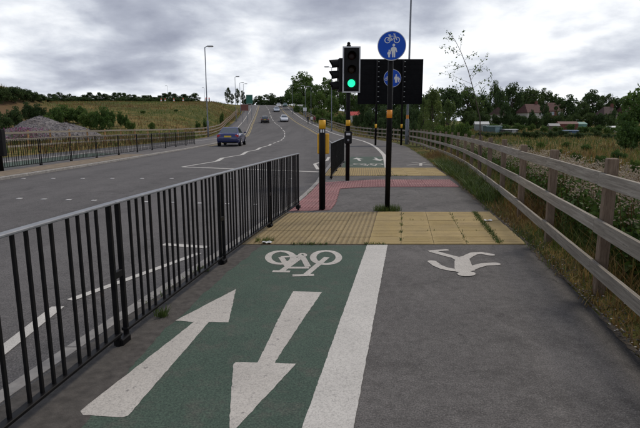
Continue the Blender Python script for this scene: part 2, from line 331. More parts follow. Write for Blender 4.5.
def mapr(Nn, Ll, f, a, b):
    n = Nn.new('ShaderNodeMapRange'); Ll.new(f, n.inputs[0]); n.inputs[1].default_value = a; n.inputs[2].default_value = b; return n.outputs[0]
def ground_mat():
    m, Nn, Ll, bs = new_mat('rough grassland'); v = coords(Nn, Ll)
    a = noise(Nn, Ll, v, .09, 6, .6); b = noise(Nn, Ll, v, .6, 7, .7); c_ = noise(Nn, Ll, v, 6, 6, .7)
    c = ramp(Nn, Ll, a, [(.36, (.075, .09, .026)), (.47, (.135, .125, .04)), (.56, (.23, .17, .065)), (.68, (.30, .21, .09))])
    c = mixc(Nn, Ll, ramp(Nn, Ll, b, [(.44, (0, 0, 0)), (.62, (.9, .9, .9))]), c, (.065, .085, .026))
    c = mixc(Nn, Ll, .8, c, ramp(Nn, Ll, c_, [(.3, (.45, .45, .42)), (.7, (1.45, 1.4, 1.3))]), 'MULTIPLY')
    vd = Nn.new('ShaderNodeVectorMath'); vd.operation = 'DISTANCE'; Ll.new(coords(Nn, Ll, True, (1, 1, 0)), vd.inputs[0]); vd.inputs[1].default_value = (-47, 62, 0)
    ad = Nn.new('ShaderNodeMath'); ad.operation = 'MULTIPLY_ADD'; Ll.new(b, ad.inputs[0]); ad.inputs[1].default_value = 14; Ll.new(vd.outputs['Value'], ad.inputs[2])
    c = mixc(Nn, Ll, ramp(Nn, Ll, mapr(Nn, Ll, ad.outputs[0], 14, 24), [(0, (.9, .9, .9)), (1, (0, 0, 0))]), c, (.17, .105, .062))
    Ll.new(c, bs.inputs['Base Color']); bs.inputs['Roughness'].default_value = .95; bs.inputs['Specular IOR Level'].default_value = .1
    bump(Nn, Ll, bs, c_, .8, .08); return m
M_ground = ground_mat()
def stone_heap_mat():
    m, Nn, Ll, bs = new_mat('crushed stone'); v = coords(Nn, Ll)
    vo = Nn.new('ShaderNodeTexVoronoi'); vo.inputs['Scale'].default_value = 4.5; Ll.new(v, vo.inputs['Vector'])
    f = noise(Nn, Ll, v, .6, 5, .6)
    c = ramp(Nn, Ll, vo.outputs['Color'], [(.1, (.09, .083, .088)), (.9, (.23, .215, .215))])
    c = mixc(Nn, Ll, ramp(Nn, Ll, f, [(.45, (0, 0, 0)), (.7, (.5, .5, .5))]), c, (.14, .115, .10))
    Ll.new(c, bs.inputs['Base Color']); bs.inputs['Roughness'].default_value = .95; bump(Nn, Ll, bs, vo.outputs['Distance'], .9, .15); return m
M_heap = stone_heap_mat()
M_glass = simple('dark glass', (.10, .12, .14), .05, .55, var=.1, spec=1.)
M_rubber = simple('tyre rubber', (.015, .015, .016), .8, var=.2)
M_chrome = simple('alloy', (.55, .56, .58), .3, .8, var=.1)
M_tail = simple('red lamp glass', (.42, .008, .012), .2, var=.1)
def emit(name, c, s):
    m, Nn, Ll, bs = new_mat(name); v = coords(Nn, Ll, False); f = noise(Nn, Ll, v, 30, 2)
    bs.inputs['Base Color'].default_value = (*c, 1); Ll.new(ramp(Nn, Ll, f, [(.2, tuple(x * .85 for x in c)), (.8, c)]), bs.inputs['Emission Color']); bs.inputs['Emission Strength'].default_value = s; return m
M_lit = emit('lit green lens', (.02, 1., .45), 1.15)
M_litred = emit('lit red lens', (1., .06, .03), .9)
M_lensr = simple('unlit red lens', (.018, .003, .003), .35, var=.1, spec=.2); M_lensa = simple('unlit amber lens', (.02, .01, .002), .35, spec=.2, var=.1)

# ------------------------------------------------------------------ ground sheet
def build_ground():
    ys = np.concatenate([np.arange(-40, -4, 2.), np.arange(-4, 26, .3), np.arange(26, 60, .7), np.arange(60, 240, 2.), np.arange(240, 420, 10.), np.array([450, 500, 600, 750, 1000, 1150])])
    offR = np.concatenate([[0, .06, .15, .3], np.arange(.5, 4, .35), np.arange(4, 12, .8), np.arange(12, 40, 2.), np.arange(40, 150, 6.), [165, 190, 230, 300, 420, 600, 900]])
    offL = np.concatenate([[0, .1, .3], np.arange(.6, 6, .6), np.arange(6, 20, 1.1), np.arange(20, 80, 2.), np.arange(80, 180, 8.), [200, 240, 300, 420, 600, 900]])
    Y = ys[:, None]
    XR = xp(ys)[:, None] + offR[None]; XL = xq(ys)[:, None] - offL[None, ::-1]
    ZR = Z(XR, Y + 0 * XR); ZL = Z(XL, Y + 0 * XL)
    p = prof(ys)
    ZR[:, 0] = p - .015; ZL[:, -1] = p - .015
    ZR[:, 1:4] += rng.uniform(-.012, .022, ZR[:, 1:4].shape)
    mid = np.stack([xq(ys) + .02, (xq(ys) + xp(ys)) / 2, xp(ys) - .02], 1); mz = np.repeat((p - .4)[:, None], 3, 1)
    X = np.concatenate([XL, mid, XR], 1); Zz = np.concatenate([ZL, mz, ZR], 1); YY = np.repeat(Y, X.shape[1], 1)
    V = np.stack([X, YY, Zz], -1).reshape(-1, 3); r, c = X.shape
    i = (np.arange(r - 1)[:, None] * c + np.arange(c - 1)[None]).ravel()
    o = link('ground', npmesh('ground', V, np.stack([i, i + 1, i + c + 1, i + c], 1), M_ground, True)); tag(o, 'rough grassland rising to the left of the road', kind='structure')
build_ground()

# ------------------------------------------------------------------ strips: road, paths, kerbs
def strip(name, ys, fa, fb, fz, mat, n=1, parent=None, skirt=0.):
    cols = np.linspace(0, 1, n + 1); A = fa(ys)[:, None]; B = fb(ys)[:, None]; X = A + (B - A) * cols; Y = np.repeat(ys[:, None], n + 1, 1); Zz = fz(X, Y)
    if skirt:
        X = np.concatenate([X[:, :1], X, X[:, -1:]], 1); Y = np.concatenate([Y[:, :1], Y, Y[:, -1:]], 1); Zz = np.concatenate([Zz[:, :1] - skirt, Zz, Zz[:, -1:] - skirt], 1)
    r, c = X.shape; V = np.stack([X, Y, Zz], -1).reshape(-1, 3); i = (np.arange(r - 1)[:, None] * c + np.arange(c - 1)[None]).ravel()
    return link(name, npmesh(name, V, np.stack([i, i + 1, i + c + 1, i + c], 1), mat, False), parent)
ysf = np.concatenate([np.arange(-16, 60, .4), np.arange(60, 330, 2.)])
def roadz(x, y): return prof(y) + ROADZ
road = tag(strip('road', ysf, lambda y: xl(y) - .05, lambda y: xr(y) + .05, roadz, M_road, 10), 'dark asphalt road climbing to a crest', kind='structure')
def edge_in(y): return xr(y) + KW
foot = tag(strip('footpath', ysf, edge_in, xp, pathz, M_path, 10, None, .3), 'grey asphalt shared path beside the road', kind='structure')
def edge_l(y): return xl(y) - KW
foot2 = tag(strip('pavement', ysf, xq, edge_l, lambda x, y: prof(y), M_path2, 4, None, .3), 'grey pavement on the far side of the road', kind='structure')
def kerb_run(parent, f0, sgn, ya, yb, step, mat, zf, name='kerb_stone', gap=.006):
    y = ya
    while y < yb:
        a, b = y + gap, min(y + step, yb) - gap; m = MB(); vs = []
        for yy in (a, (a + b) / 2, b):
            x0 = float(f0(yy)); x1 = x0 + sgn * KW; zt = float(zf(x1, yy)) + .003; zb = float(prof(yy)) - .3; ch = .02
            vs += [(x0, yy, zb), (x0, yy, zt - ch), (x0 + sgn * ch, yy, zt), (x1 - sgn * .002, yy, zt), (x1 - sgn * .002, yy, zb)]
        fs = [(5 * k + j, 5 * k + (j + 1) % 5, 5 * k + 5 + (j + 1) % 5, 5 * k + 5 + j) for k in (0, 1) for j in range(5)] + [(4, 3, 2, 1, 0), (10, 11, 12, 13, 14)]
        m.add(vs, fs).build(name, mat, parent); y += step
def kerb_tail(name, f0, sgn, ys, zf):
    X0 = f0(ys); X1 = X0 + sgn * KW; zt = zf(X1, ys) + .003; zb = prof(ys) - .3
    P_ = [np.stack(q, 1) for q in ((X0, ys, zb), (X0, ys, zt - .02), (X0 + sgn * .02, ys, zt), (X1 - sgn * .002, ys, zt))]
    V = np.stack(P_, 1).reshape(-1, 3); i = (np.arange(len(ys) - 1)[:, None] * 4 + np.arange(3)[None]).ravel()
    return link(name, npmesh(name, V, np.stack([i, i + 1, i + 5, i + 4], 1), M_kerb))
kerb1 = tag(kerb_tail('kerb', xr, 1, np.concatenate([np.arange(32, 60, .5), np.arange(60, 330, 2.)]), pathz), 'concrete kerb of the shared path', kind='structure')
kerb_run(kerb1, xr, 1, -4.0, 32, .9, M_kerb, pathz)
kerb2 = tag(kerb_tail('kerb', xl, -1, np.concatenate([np.arange(45, 60, .5), np.arange(60, 330, 2.)]), lambda x, y: prof(y)), 'concrete kerb on the far side of the road', kind='structure')
kerb_run(kerb2, xl, -1, -4, 45, .9, M_kerb, lambda x, y: prof(y))

# ------------------------------------------------------------------ flat sheets and paint
def jit(poly, step=.035, a=.0022):                    # ragged outline
    out = []; n = len(poly)
    for i in range(n):
        p, q = Vector(poly[i]), Vector(poly[(i + 1) % n]); k = max(1, int((q - p).length / step))
        for j in range(k):
            t = p.lerp(q, j / k); out.append((t.x + rnd.uniform(-a, a), t.y + rnd.uniform(-a, a)))
    return out
def sheet(name, poly, zf, dz, mat, parent, a=.0022, step=.035):
    pts = jit(poly, step, a) if a else poly
    bm = bmesh.new(); vs = [bm.verts.new((x, y, 0)) for x, y in pts]; f = bm.faces.new(vs); f.normal_update(); bmesh.ops.triangulate(bm, faces=[f], ngon_method='EAR_CLIP')
    for v in bm.verts: v.co.z = float(zf(v.co.x, v.co.y)) + dz
    bmesh.ops.recalc_face_normals(bm, faces=bm.faces[:])
    if bm.faces and sum(f.normal.z for f in bm.faces) < 0: bmesh.ops.reverse_faces(bm, faces=bm.faces[:])
    me = bpy.data.meshes.new(name); bm.to_mesh(me); bm.free(); me.materials.append(mat); return link(name, me, parent)
def stroke(pts, wd, closed=False):                  # polyline as polygon outline (world 2-D)
    p = [Vector(q) for q in pts]; L_, R_ = [], []; n = len(p)
    for i in range(n):
        a = p[i - 1] if (i or closed) else p[i]; b = p[(i + 1) % n] if (i < n - 1 or closed) else p[i]
        t = (b - a).normalized(); nn = Vector((-t.y, t.x)) * wd / 2; L_.append(p[i] + nn); R_.append(p[i] - nn)
    return L_, R_
def band(name, pts, wd, zf, dz, mat, parent, closed=False):
    if isinstance(name, MB): m = name
    else: m = MB()
    L_, R_ = stroke(pts, wd, closed); n = len(pts); vs = []
    for a, b in zip(L_, R_): vs += [(a.x, a.y, float(zf(a.x, a.y)) + dz), (b.x, b.y, float(zf(b.x, b.y)) + dz)]
    m.add(vs, [(2 * i, 2 * i + 1, 2 * ((i + 1) % n) + 1, 2 * ((i + 1) % n)) for i in range(n if closed else n - 1)])
    if m is not name: return m.build(name, mat, parent)
flat = lambda x, y: 0.0
Gp = lambda l, z=0.: [G(px, py, z) for px, py in l]
# near green lane, dirt strip and its paint
lx = lambda y: -.09 + (y - 2.28) * (.69 / 3.88)      # left edge of the dividing line
rx = lambda y: .17 + (y - 2.28) * (.69 / 3.88)
gl = [(lx(6.16), 6.165), (lx(-3), -3), (-1.9, -3), (-1.36, 0), (-1.22, 2.3), (-1.17, 3.5), (-.98, 4.9), (-.76, 6.16)]
gy = np.arange(-3, 6.17, .045); sm = lambda a: np.convolve(rng.normal(0, a * 2.2, len(gy) + 8), np.hanning(9) / np.hanning(9).sum(), 'valid'); gj = sm(.006); dj = sm(.009) + rng.normal(0, .003, len(gy)); dk = sm(.012)
gxl = np.interp(gy, [-3, 0, 2.3, 3.5, 4.9, 6.16], [-1.9, -1.36, -1.22, -1.17, -.98, -.76])
def ystrip(name, xa_, xb_, dz, mat):
    V = np.stack([np.stack([xa_, gy, 0 * gy + dz], 1), np.stack([xb_, gy, 0 * gy + dz], 1)], 1).reshape(-1, 3); i = np.arange(len(gy) - 1) * 2
    return link(name, npmesh(name, V, np.stack([i, i + 1, i + 3, i + 2], 1), mat), foot)
ystrip('green_surfacing', gxl + gj, lx(gy) + .03, .0025, M_green)
ystrip('dirt_strip', edge_in(gy) + .01 + np.abs(dk), gxl + .02 + dj, .0035, M_soil)
ey = np.arange(-3, 34, .06); ej = np.convolve(rng.normal(0, .11, len(ey) + 14), np.hanning(15) / np.hanning(15).sum(), 'valid') + rng.normal(0, .006, len(ey)); exa = xp(ey) - .012 - np.clip(ej * .5 + rng.normal(0, .012, len(ey)), -.03, .1); exb = xp(ey) + .03
V = np.stack([np.stack([exa, ey, pathz(exa, ey) + .003], 1), np.stack([exb, ey, prof(ey) + .006], 1)], 1).reshape(-1, 3); i_ = np.arange(len(ey) - 1) * 2
link('edge_dirt', npmesh('edge_dirt', V, np.stack([i_, i_ + 1, i_ + 3, i_ + 2], 1), M_edge), foot)
sheet('dividing_line', [(lx(6.15), 6.15), (rx(6.15), 6.15), (rx(-3), -3), (lx(-3), -3)], flat, .0045, M_whiteb, foot, .0025)
ar1 = [(79.7, 412), (83, 415.5), (123, 418), (128, 416.5), (132, 412), (209, 322.5), (228.7, 322.8), (236, 289.5), (175.5, 321), (194, 322.5)]
sheet('arrow_marking', Gp(ar1), flat, .0045, M_white, foot, .003)
ar2 = [(293, 291.7), (322, 292.5), (303, 320), (274.5, 363.5), (296, 364.4), (231.5, 434), (229, 428), (233.5, 364.5), (236, 363), (258, 363), (278, 320)]
sheet('arrow_marking', Gp(ar2), flat, .0045, M_white, foot, .003)
def ell(cx, cy, rx_, ry_, n=28): return [(cx + rx_ * math.cos(6.2832 * k / n), cy + ry_ * math.sin(6.2832 * k / n)) for k in range(n)]
bk = MB(); st = .00012
parts = [(ell(280.8, 257.8, 12.6, 6.3), .075, True), (ell(326, 257.8, 12.9, 6.6), .075, True), ([(289, 268), (309, 268)], .066, False), ([(281.5, 271.5), (303, 256)], .066, False), ([(281, 257.5), (288.5, 268)], .066, False),
         ([(327, 257.5), (306, 275)], .066, False), ([(308, 267), (302, 256)], .066, False), ([(281, 257.5), (303, 256)], .066, False), ([(272.5, 271.6), (290, 272)], .066, False), ([(292.5, 276), (314, 275.4)], .066, False), (ell(302.5, 255.5, 3, 1.7, 10), .04, True)]
for i, (p_, wd, cl) in enumerate(parts): band(bk, Gp(p_), wd, flat, .0045 + i * st, None, None, cl)
bk.build('cycle_symbol', M_white, foot)
pm = MB(); kz = 0
for p_, wd in [([(461, 261), (455, 257.6), (447, 255.6), (432.5, 251.6)], .1), ([(431, 251.4), (446, 250.3)], .07), ([(463, 260), (469, 256), (474, 253.8), (481, 253.3), (490.5, 255)], .1), ([(461, 271), (452, 270.2), (444, 268.6), (437.5, 266), (432, 262)], .1), ([(470, 269.5), (476, 267), (484, 264.9), (496, 264.3)], .1)]:
    wq = Gp(p_); band(pm, wq, wd, flat, .0045 + kz * st, None, None); kz += 1
    for e_ in (wq[0], wq[-1]): pm.add([(e_[0] + wd / 2 * math.cos(q), e_[1] + wd / 2 * math.sin(q), .0045 + kz * st) for q in np.linspace(0, 6.283, 15)[:-1]], [tuple(range(14))]); kz += 1
tor = Gp([(456, 272.2), (465, 273), (475, 271), (472, 266), (470, 261), (468.5, 257.5), (463, 256.5), (456, 258.2), (454.5, 262), (454.5, 268)]); pm.add([(x, y, .0066) for x, y in tor], [tuple(range(10))])
hd = Gp(ell(466.5, 274.3, 9.2, 2.5, 18)); pm.add([(x, y, .0068) for x, y in hd], [tuple(range(18))])
pm.build('pedestrian_symbol', M_white, foot)
# second green patch with its curved line beyond the crossing
sheet('green_surfacing', [(.75, 17.72), (2.3, 17.72), (2.66, 21), (3.0, 24.2), (1.5, 24), (1.05, 21)], flat, .0025, M_green, foot, .01)
cl = [(2.4, 17.7), (2.66, 20), (2.95, 22.5), (3.25, 25.5), (3.5, 29), (3.78, 33.5), (4.05, 40), (4.1, 48), (3.75, 56), (3.2, 62), (2.3, 71), (.5, 87), (-1.6, 102.5), (-5.2, 129), (-8.5, 154), (-11.9, 185), (-15.5, 215)]
def dens(pts, k=8):
    a = np.array(pts); t = np.arange(len(a)); tt = np.linspace(0, len(a) - 1, (len(a) - 1) * k + 1); return list(zip(np.interp(tt, t, a[:, 0]), np.interp(tt, t, a[:, 1])))
band('dividing_line', dens(cl), .2, pathz, .0045, M_whiteb, foot)
for x, up in ((1.35, 1), (2.2, -1)):
    a = [(-.05, -.9), (.05, -.9), (.05, .1), (.22, .1), (0, .9), (-.22, .1), (-.05, .1)]
    sheet('arrow_marking', [(x + .35 + u * 1.15, 22.2 + v * up * 1.15) for u, v in a], flat, .0045, M_whiteb, foot, 0)
b2 = MB()
for i, (p_, wd, c_) in enumerate([([(1.55 + .24 * math.cos(q), 19.4 + .42 * math.sin(q)) for q in np.linspace(0, 6.28, 18)[:-1]], .06, True), ([(2.2 + .24 * math.cos(q), 19.4 + .42 * math.sin(q)) for q in np.linspace(0, 6.28, 18)[:-1]], .06, True), ([(1.55, 19.4), (1.75, 18.6), (2.05, 18.6), (2.2, 19.4)], .06, False), ([(1.75, 18.6), (1.9, 19.4), (2.05, 18.6)], .06, False), ([(1.0, 18.9), (1.25, 18.9)], .1, False), ([(2.45, 18.9), (2.6, 18.9)], .1, False)]):
    band(b2, p_, wd, flat, .0045 + i * st, None, None, c_)
b2.build('cycle_symbol', M_white, foot)
m = MB()
for i, p_ in enumerate([[(3.75, 18.6), (3.9, 19.3), (4.0, 19.8)], [(3.3, 18.9), (3.9, 19.4), (4.35, 18.7)], [(3.75, 20.4), (4.0, 19.8), (4.3, 20.3)]]): band(m, p_, .11, flat, .0045 + i * st, None, None)
m.build('pedestrian_symbol', M_white, foot)

# road paint
def rmark(px, wd, name='lane_marking', mat=None): return band(name, Gp(px, ROADZ), wd, lambda x, y: ROADZ, .005, mat or M_thin, road)
rmark([(-14, 364), (58, 307)], .11, mat=M_whiteb); rmark([(70, 300.5), (199, 253.5)], .085, mat=M_whiteb); rmark([(163, 244.5), (208, 247.5)], .13, mat=M_whiteb)
rmark([(183, 167), (319, 172)], .2, 'stop_line', M_whiteb)
zz = [(182, 167), (217, 161.3), (222.5, 158), (242, 154.8), (246.5, 151.8), (257, 149.8), (260.5, 147.6), (269, 145.6), (271, 144)]
for i in range(len(zz) - 1): rmark([zz[i], zz[i + 1]], .2 if i % 2 else .13, 'zigzag_line', M_whiteb)
rmark([(314.5, 164), (318, 169.5)], .13, 'zigzag_line', M_whiteb); rmark([(314.5, 164), (327, 160.5), (329, 157)], .13, 'zigzag_line', M_whiteb)
cxy = [(-4.1, 44), (-4.05, 52), (-4.5, 64), (-5.6, 80), (-7.6, 96), (-9.3, 106), (-11.9, 125), (-16.4, 163), (-21, 198), (-24, 220)]
cd = dens(cxy, 12)
for k in range(0, len(cd) - 5, 6 if True else 1):
    band('lane_marking', cd[k:k + 5], .13, roadz, .006, M_whiteb, road)
yr = np.arange(60, 210, 2.); yl_ = np.arange(38, 210, 2.)
for off in (.3, .52):
    band('yellow_line', [(float(xr(y)) - off, y) for y in yr], .1, roadz, .006, M_yline, road)
    band('yellow_line', [(float(xl(y)) + off, y) for y in yl_], .1, roadz, .006, M_yline, road)
band('lane_marking', [(float(xq(y)) + 1.9, y) for y in np.arange(12, 180, 2.)], .16, lambda x, y: float(prof(y)), .006, M_white, foot2)
sheet('green_surfacing', [(-11.1, 17.6), (-12.7, 17.6), (-12.4, 27), (-10.9, 27)], flat, .0025, M_green, foot2, .01)
sheet('sandy_strip', [(float(xl(y)) - KW - .02, y) for y in np.arange(13, 27, 1.)] + [(-10.75 + .02 * y, y) for y in np.arange(26, 12, -1.)], flat, .006, M_sand, foot2, .04, .2)
for a_ in range(6):
    for b_ in range(10): MB().box((-11.15 - a_ * .42, 13.2 + b_ * .42, .0), (.414, .414, .024), bev=.003).build('paving_slab', M_buff, foot2)
stud = MB().box((0, 0, 0), (.1, .1, .012), bev=.004).mesh('crossing_stud', M_thin)
for y0, dy, x0, x1, n in ((14.9, .0, -8.9, -.9, 10), (10.75, -.16, -8.9, -1.3, 14)):
    for k in range(n):
        x = x0 + (x1 - x0) * k / (n - 1); link('crossing_stud', stud, road, (x, y0 + dy * (x + 6.5), ROADZ + .006))
pt = [(-6.3, 4.2), (-4.9, 4.3), (-5.0, 6.4), (-6.4, 6.2)]

# ------------------------------------------------------------------ paving slabs
SH = math.tan(math.radians(9.3))
def slab(x0, x1, y0, y1, kind, mat, g=.0028):
    m = MB(); h = .011
    def P_(u, v, z):
        y = y0 + (y1 - y0) * v; x = x0 + (x1 - x0) * u + (y - 6.16) * SH; return (x, y, float(pathz(x, y)) + z)
    gu, gv = g / abs(x1 - x0), g / abs(y1 - y0); q = [(gu, gv), (1 - gu, gv), (1 - gu, 1 - gv), (gu, 1 - gv)]
    t = rnd.uniform(-.0025, .0025)
    m.add([P_(u, v, -.03) for u, v in q] + [P_(u, v, h + t) for u, v in q], [(4, 5, 6, 7), (0, 1, 5, 4), (1, 2, 6, 5), (2, 3, 7, 6), (3, 0, 4, 7)])
    def bar(a, b, c, d, hh):
        e1 = (b - a) * .14; e2 = (d - c) * .14
        m.add([P_(a, c, h + t), P_(b, c, h + t), P_(b, d, h + t), P_(a, d, h + t), P_(a + e1, c + e2, h + hh), P_(b - e1, c + e2, h + hh), P_(b - e1, d - e2, h + hh), P_(a + e1, d - e2, h + hh)], [(4, 5, 6, 7), (0, 1, 5, 4), (1, 2, 6, 5), (2, 3, 7, 6), (3, 0, 4, 7)], 1)
    if kind == 'tram':
        n = max(1, round(abs(x1 - x0) / .07))
        for k in range(n): bar((k + .14) / n, (k + .72) / n, .006, .994, .007)
    elif kind == 'ladder':
        for k in range(4): bar(.02, .98, (k + .2) / 4, (k + .75) / 4, .0035)
    elif kind == 'blister':
        nx = max(1, round(abs(x1 - x0) / .066)); ny = max(1, round((y1 - y0) / .066))
        for a in range(nx):
            for b in range(ny): bar((a + .22) / nx, (a + .78) / nx, (b + .22) / ny, (b + .78) / ny, .006)
    return m.build('paving_slab', [{'tram': M_buffd, 'ladder': M_buff, 'blister': M_redd}[kind], mat], foot)
ks = lambda x, y: x - (y - 6.16) * SH
for r in range(6):
    y0 = 6.17 + r * .4; y1 = y0 + .4; lim = ks(float(edge_in(y0 + .2)) + .03, y0 + .2); x = .61
    while x - .42 > lim: slab(x - .42, x, y0, y1, 'tram', M_bufft); x -= .42
    if x - lim > .06: slab(lim, x, y0, y1, 'tram', M_bufft)
    x = .61; lim = ks(float(xp(y0 + .2)) - .02, y0 + .2)
    while x + .42 < lim: slab(x, x + .42, y0, y1, 'ladder', M_buff); x += .42
    if lim - x > .08: slab(x, lim, y0, y1, 'ladder', M_buff)
for r in range(7):
    y0 = 14.86 + r * .4; y1 = y0 + .4; a = ks(float(edge_in(y0 + .2)) + .03, y0 + .2); b = ks(float(xp(y0 + .2)) - .05, y0 + .2); x = a
    while x < b - .1: slab(x, min(x + .42, b), y0, y1, 'tram' if x < .45 else 'ladder', M_buff); x += .42
for r in range(12):
    y0 = 8.95 + r * .4; y1 = y0 + .4; a = ks(float(edge_in(y0 + .2)) + .02, y0 + .2); full = r >= 8
    b = ks(float(xp(y0 + .2)) - .05, y0 + .2) if full else ks(.27 + (y0 - 9) * .075, y0 + .2); x = a
    while x < b - .08: slab(x, min(x + .4, b), y0, y1, 'blister', M_red); x += .4

# ------------------------------------------------------------------ railings
def guard_railing(nm, pts, label, detail, group=None, zf=None, grey=False):
    zf = zf or (lambda x, y: 0.); mat = M_black
    root = thing(nm, (pts[0][0], pts[0][1], zf(*pts[0])), label, 'railing', group); O = Vector(root.location)
    stile = MB().box((0, 0, .502), (.03, .032, 1.024), bev=.004).mesh('post', mat)
    barm = MB().box((0, 0, .535), (.016, .016, .9)).mesh('bar', mat)
    foot_ = MB().box((0, 0, .03), (.12, .07, .06), bev=.008).mesh('post_foot', mat); clip = MB().box((0, 0, 0), (.13, .03, .05), bev=.004).mesh('clamp', mat)
    for i in range(len(pts) - 1):
        a = Vector((*pts[i], zf(*pts[i]))); b = Vector((*pts[i + 1], zf(*pts[i + 1]))); d = b - a; Ln = d.length; u = d.normalized(); rz = math.atan2(u.y, u.x)
        s0, s1 = .055, Ln - .055; g0 = zf(*((a + u * Ln / 2).xy))
        def P_(s, z): q = a + u * s; return Vector((q.x, q.y, q.z + z)) - O
        for nm_, z, hh, wd in (('top_rail', .99, .016, .052), ('bottom_rail', .085, .022, .05)):
            c = P_(Ln / 2, z); M = Vector((u.x, u.y, u.z)).to_track_quat('X', 'Z').to_matrix()
            MB().box((0, 0, 0), (s1 - s0 + (.108 if nm_ == 'top_rail' else .04), wd, hh), bev=.004, M=M).build(nm_, M_top if (detail and nm_ == 'top_rail') else mat, root, loc=c)
        for k, s in ((0, s0), (1, s1)):
            link('post', stile, root, P_(s, -.03 if s > s0 or i else -.03), rz)
        if i < len(pts) - 2: link('clamp', clip, root, P_(Ln, .5), rz)
        link('post_foot', foot_, root, P_(Ln if i < len(pts) - 2 else s1, -.01), rz)
        if i == 0: link('post_foot', foot_, root, P_(s0, -.01), rz)
        sp_ = (s1 - s0 - .1) / 18.5; s = s0 + .05 + sp_; ps = []
        for gq in range(4):
            for kq in range(4): ps.append(s); s += sp_
            s += .5 * sp_
        if detail:
            for s in ps: link('bar', barm, root, P_(s, 0), rz)
        else:
            m = MB()
            for s in ps: m.box(P_(s, .535), (.016, .016, .9), rz)
            tag(m.build('bars', mat, root), kind='stuff')
    return root
near = [(-1.92, -2.6), (-1.8, -.62), (-1.62, 1.29), (-1.38, 3.27), (-1.07, 5.3), (-.74, 7.25), (-.39, 9.08)]
guard_railing('guard_railing', near, 'long black barred guard railing beside the green cycle lane arrows', True)
guard_railing('guard_railing', [(.32, 14.28), (.53, 16.3), (.75, 18.3), (.97, 20.3)], 'short black barred railing behind the signal pole showing green', True)
lr = [(-10.95, 12.4), (-10.85, 14.4), (-10.72, 16.6), (-10.62, 19), (-10.5, 21.1), (-10.35, 23.2), (-10.2, 25.4), (-10.2, 28), (-10.2, 30.5), (-10.15, 33), (-10.1, 35.2), (-10, 37.5), (-9.95, 40)]
guard_railing('guard_railing', lr, 'black barred guard railing on the pavement across the road', False)

# ------------------------------------------------------------------ timber fences
def timber_fence(fx, ya, yb, label, mats, side, sp_=1.93, zf=None, near_until=40):
    pts = []; y = ya
    while y < yb:
        pts.append((float(fx(y)), y)); dx = float(fx(y + 1) - fx(y)); y += sp_ / math.hypot(1, dx)
    root = thing('timber_fence', (pts[0][0], pts[0][1], zf(*pts[0])), label, 'fence'); O = Vector(root.location)
    pms = []
    for k in range(5):
        m = MB(); h = 1.22 + rnd.uniform(-.03, .03); sx, sy = rnd.uniform(.085, .095), rnd.uniform(.085, .097)
        m.box((h / 2 - .15, 0, 0), (h + .3, sx, sy), bev=.007)       # local X is the grain; stood upright below
        pms.append(m.mesh('post', mats[1]))
    rms = []
    for k in range(5):
        m = MB(); hh = rnd.uniform(.105, .125); n = 6; vs = []
        for i in range(n + 1):
            x = -.5 + i / n; z0 = rnd.uniform(-.0015, .0015)
            vs += [(x, -.019, z0 - hh / 2 + .005), (x, -.014, z0 - hh / 2), (x, .019, z0 - hh / 2), (x, .019, z0 + hh / 2), (x, -.014, z0 + hh / 2), (x, -.019, z0 + hh / 2 - .005)]
        fs = [(6 * i + j, 6 * i + (j + 1) % 6, 6 * i + 6 + (j + 1) % 6, 6 * i + 6 + j) for i in range(n) for j in range(6)] + [tuple(range(5, -1, -1)), tuple(6 * n + j for j in range(6))]
        rms.append(m.add(vs, fs).mesh('rail', mats[0]))
    for i, (x, y) in enumerate(pts):
        z = zf(x, y); dx = float(fx(y + .5) - fx(y - .5)); a = math.atan2(1, dx)
        o = link('post', rnd.choice(pms), root, Vector((x, y, z)) - O)
        lean = Matrix.Rotation(rnd.uniform(-.018, .018), 3, 'X') @ Matrix.Rotation(rnd.uniform(-.018, .018), 3, 'Y')
        o.rotation_euler = (lean @ Matrix.Rotation(a, 3, 'Z') @ Matrix(((0, 0, -1), (0, 1, 0), (1, 0, 0)))).to_euler()
        if i < len(pts) - 1:
            x2, y2 = pts[i + 1]; p, q = Vector((x, y, z)), Vector((x2, y2, zf(x2, y2)))
            n = Vector((-(q - p).y, (q - p).x, 0)).normalized() * side * .078
            for h in (1.07, .66, .285):
                d = q - p; d = d + Vector((0, 0, rnd.uniform(-.008, .008)))
                o = link('rail', rnd.choice(rms), root, (p + q) / 2 + n + Vector((0, 0, h + rnd.uniform(-.006, .006))) - O)
                o.rotation_euler = d.to_track_quat('X', 'Z').to_euler(); o.scale = (d.length - .004, 1, 1)
                if side < 0: o.rotation_euler = (d * -1).to_track_quat('X', 'Z').to_euler()
    return root
zr_ = lambda x, y: float(prof(y)) - .03
timber_fence(xf, -3.256, 150, 'weathered grey timber post and rail fence beside the shared path', (M_wood, M_post), 1, zf=zr_)
timber_fence(xg, 22, 150, 'brown timber post and rail fence behind the pavement across the road', (M_wood, M_wood2), -1, 2.3, zf=Zf)

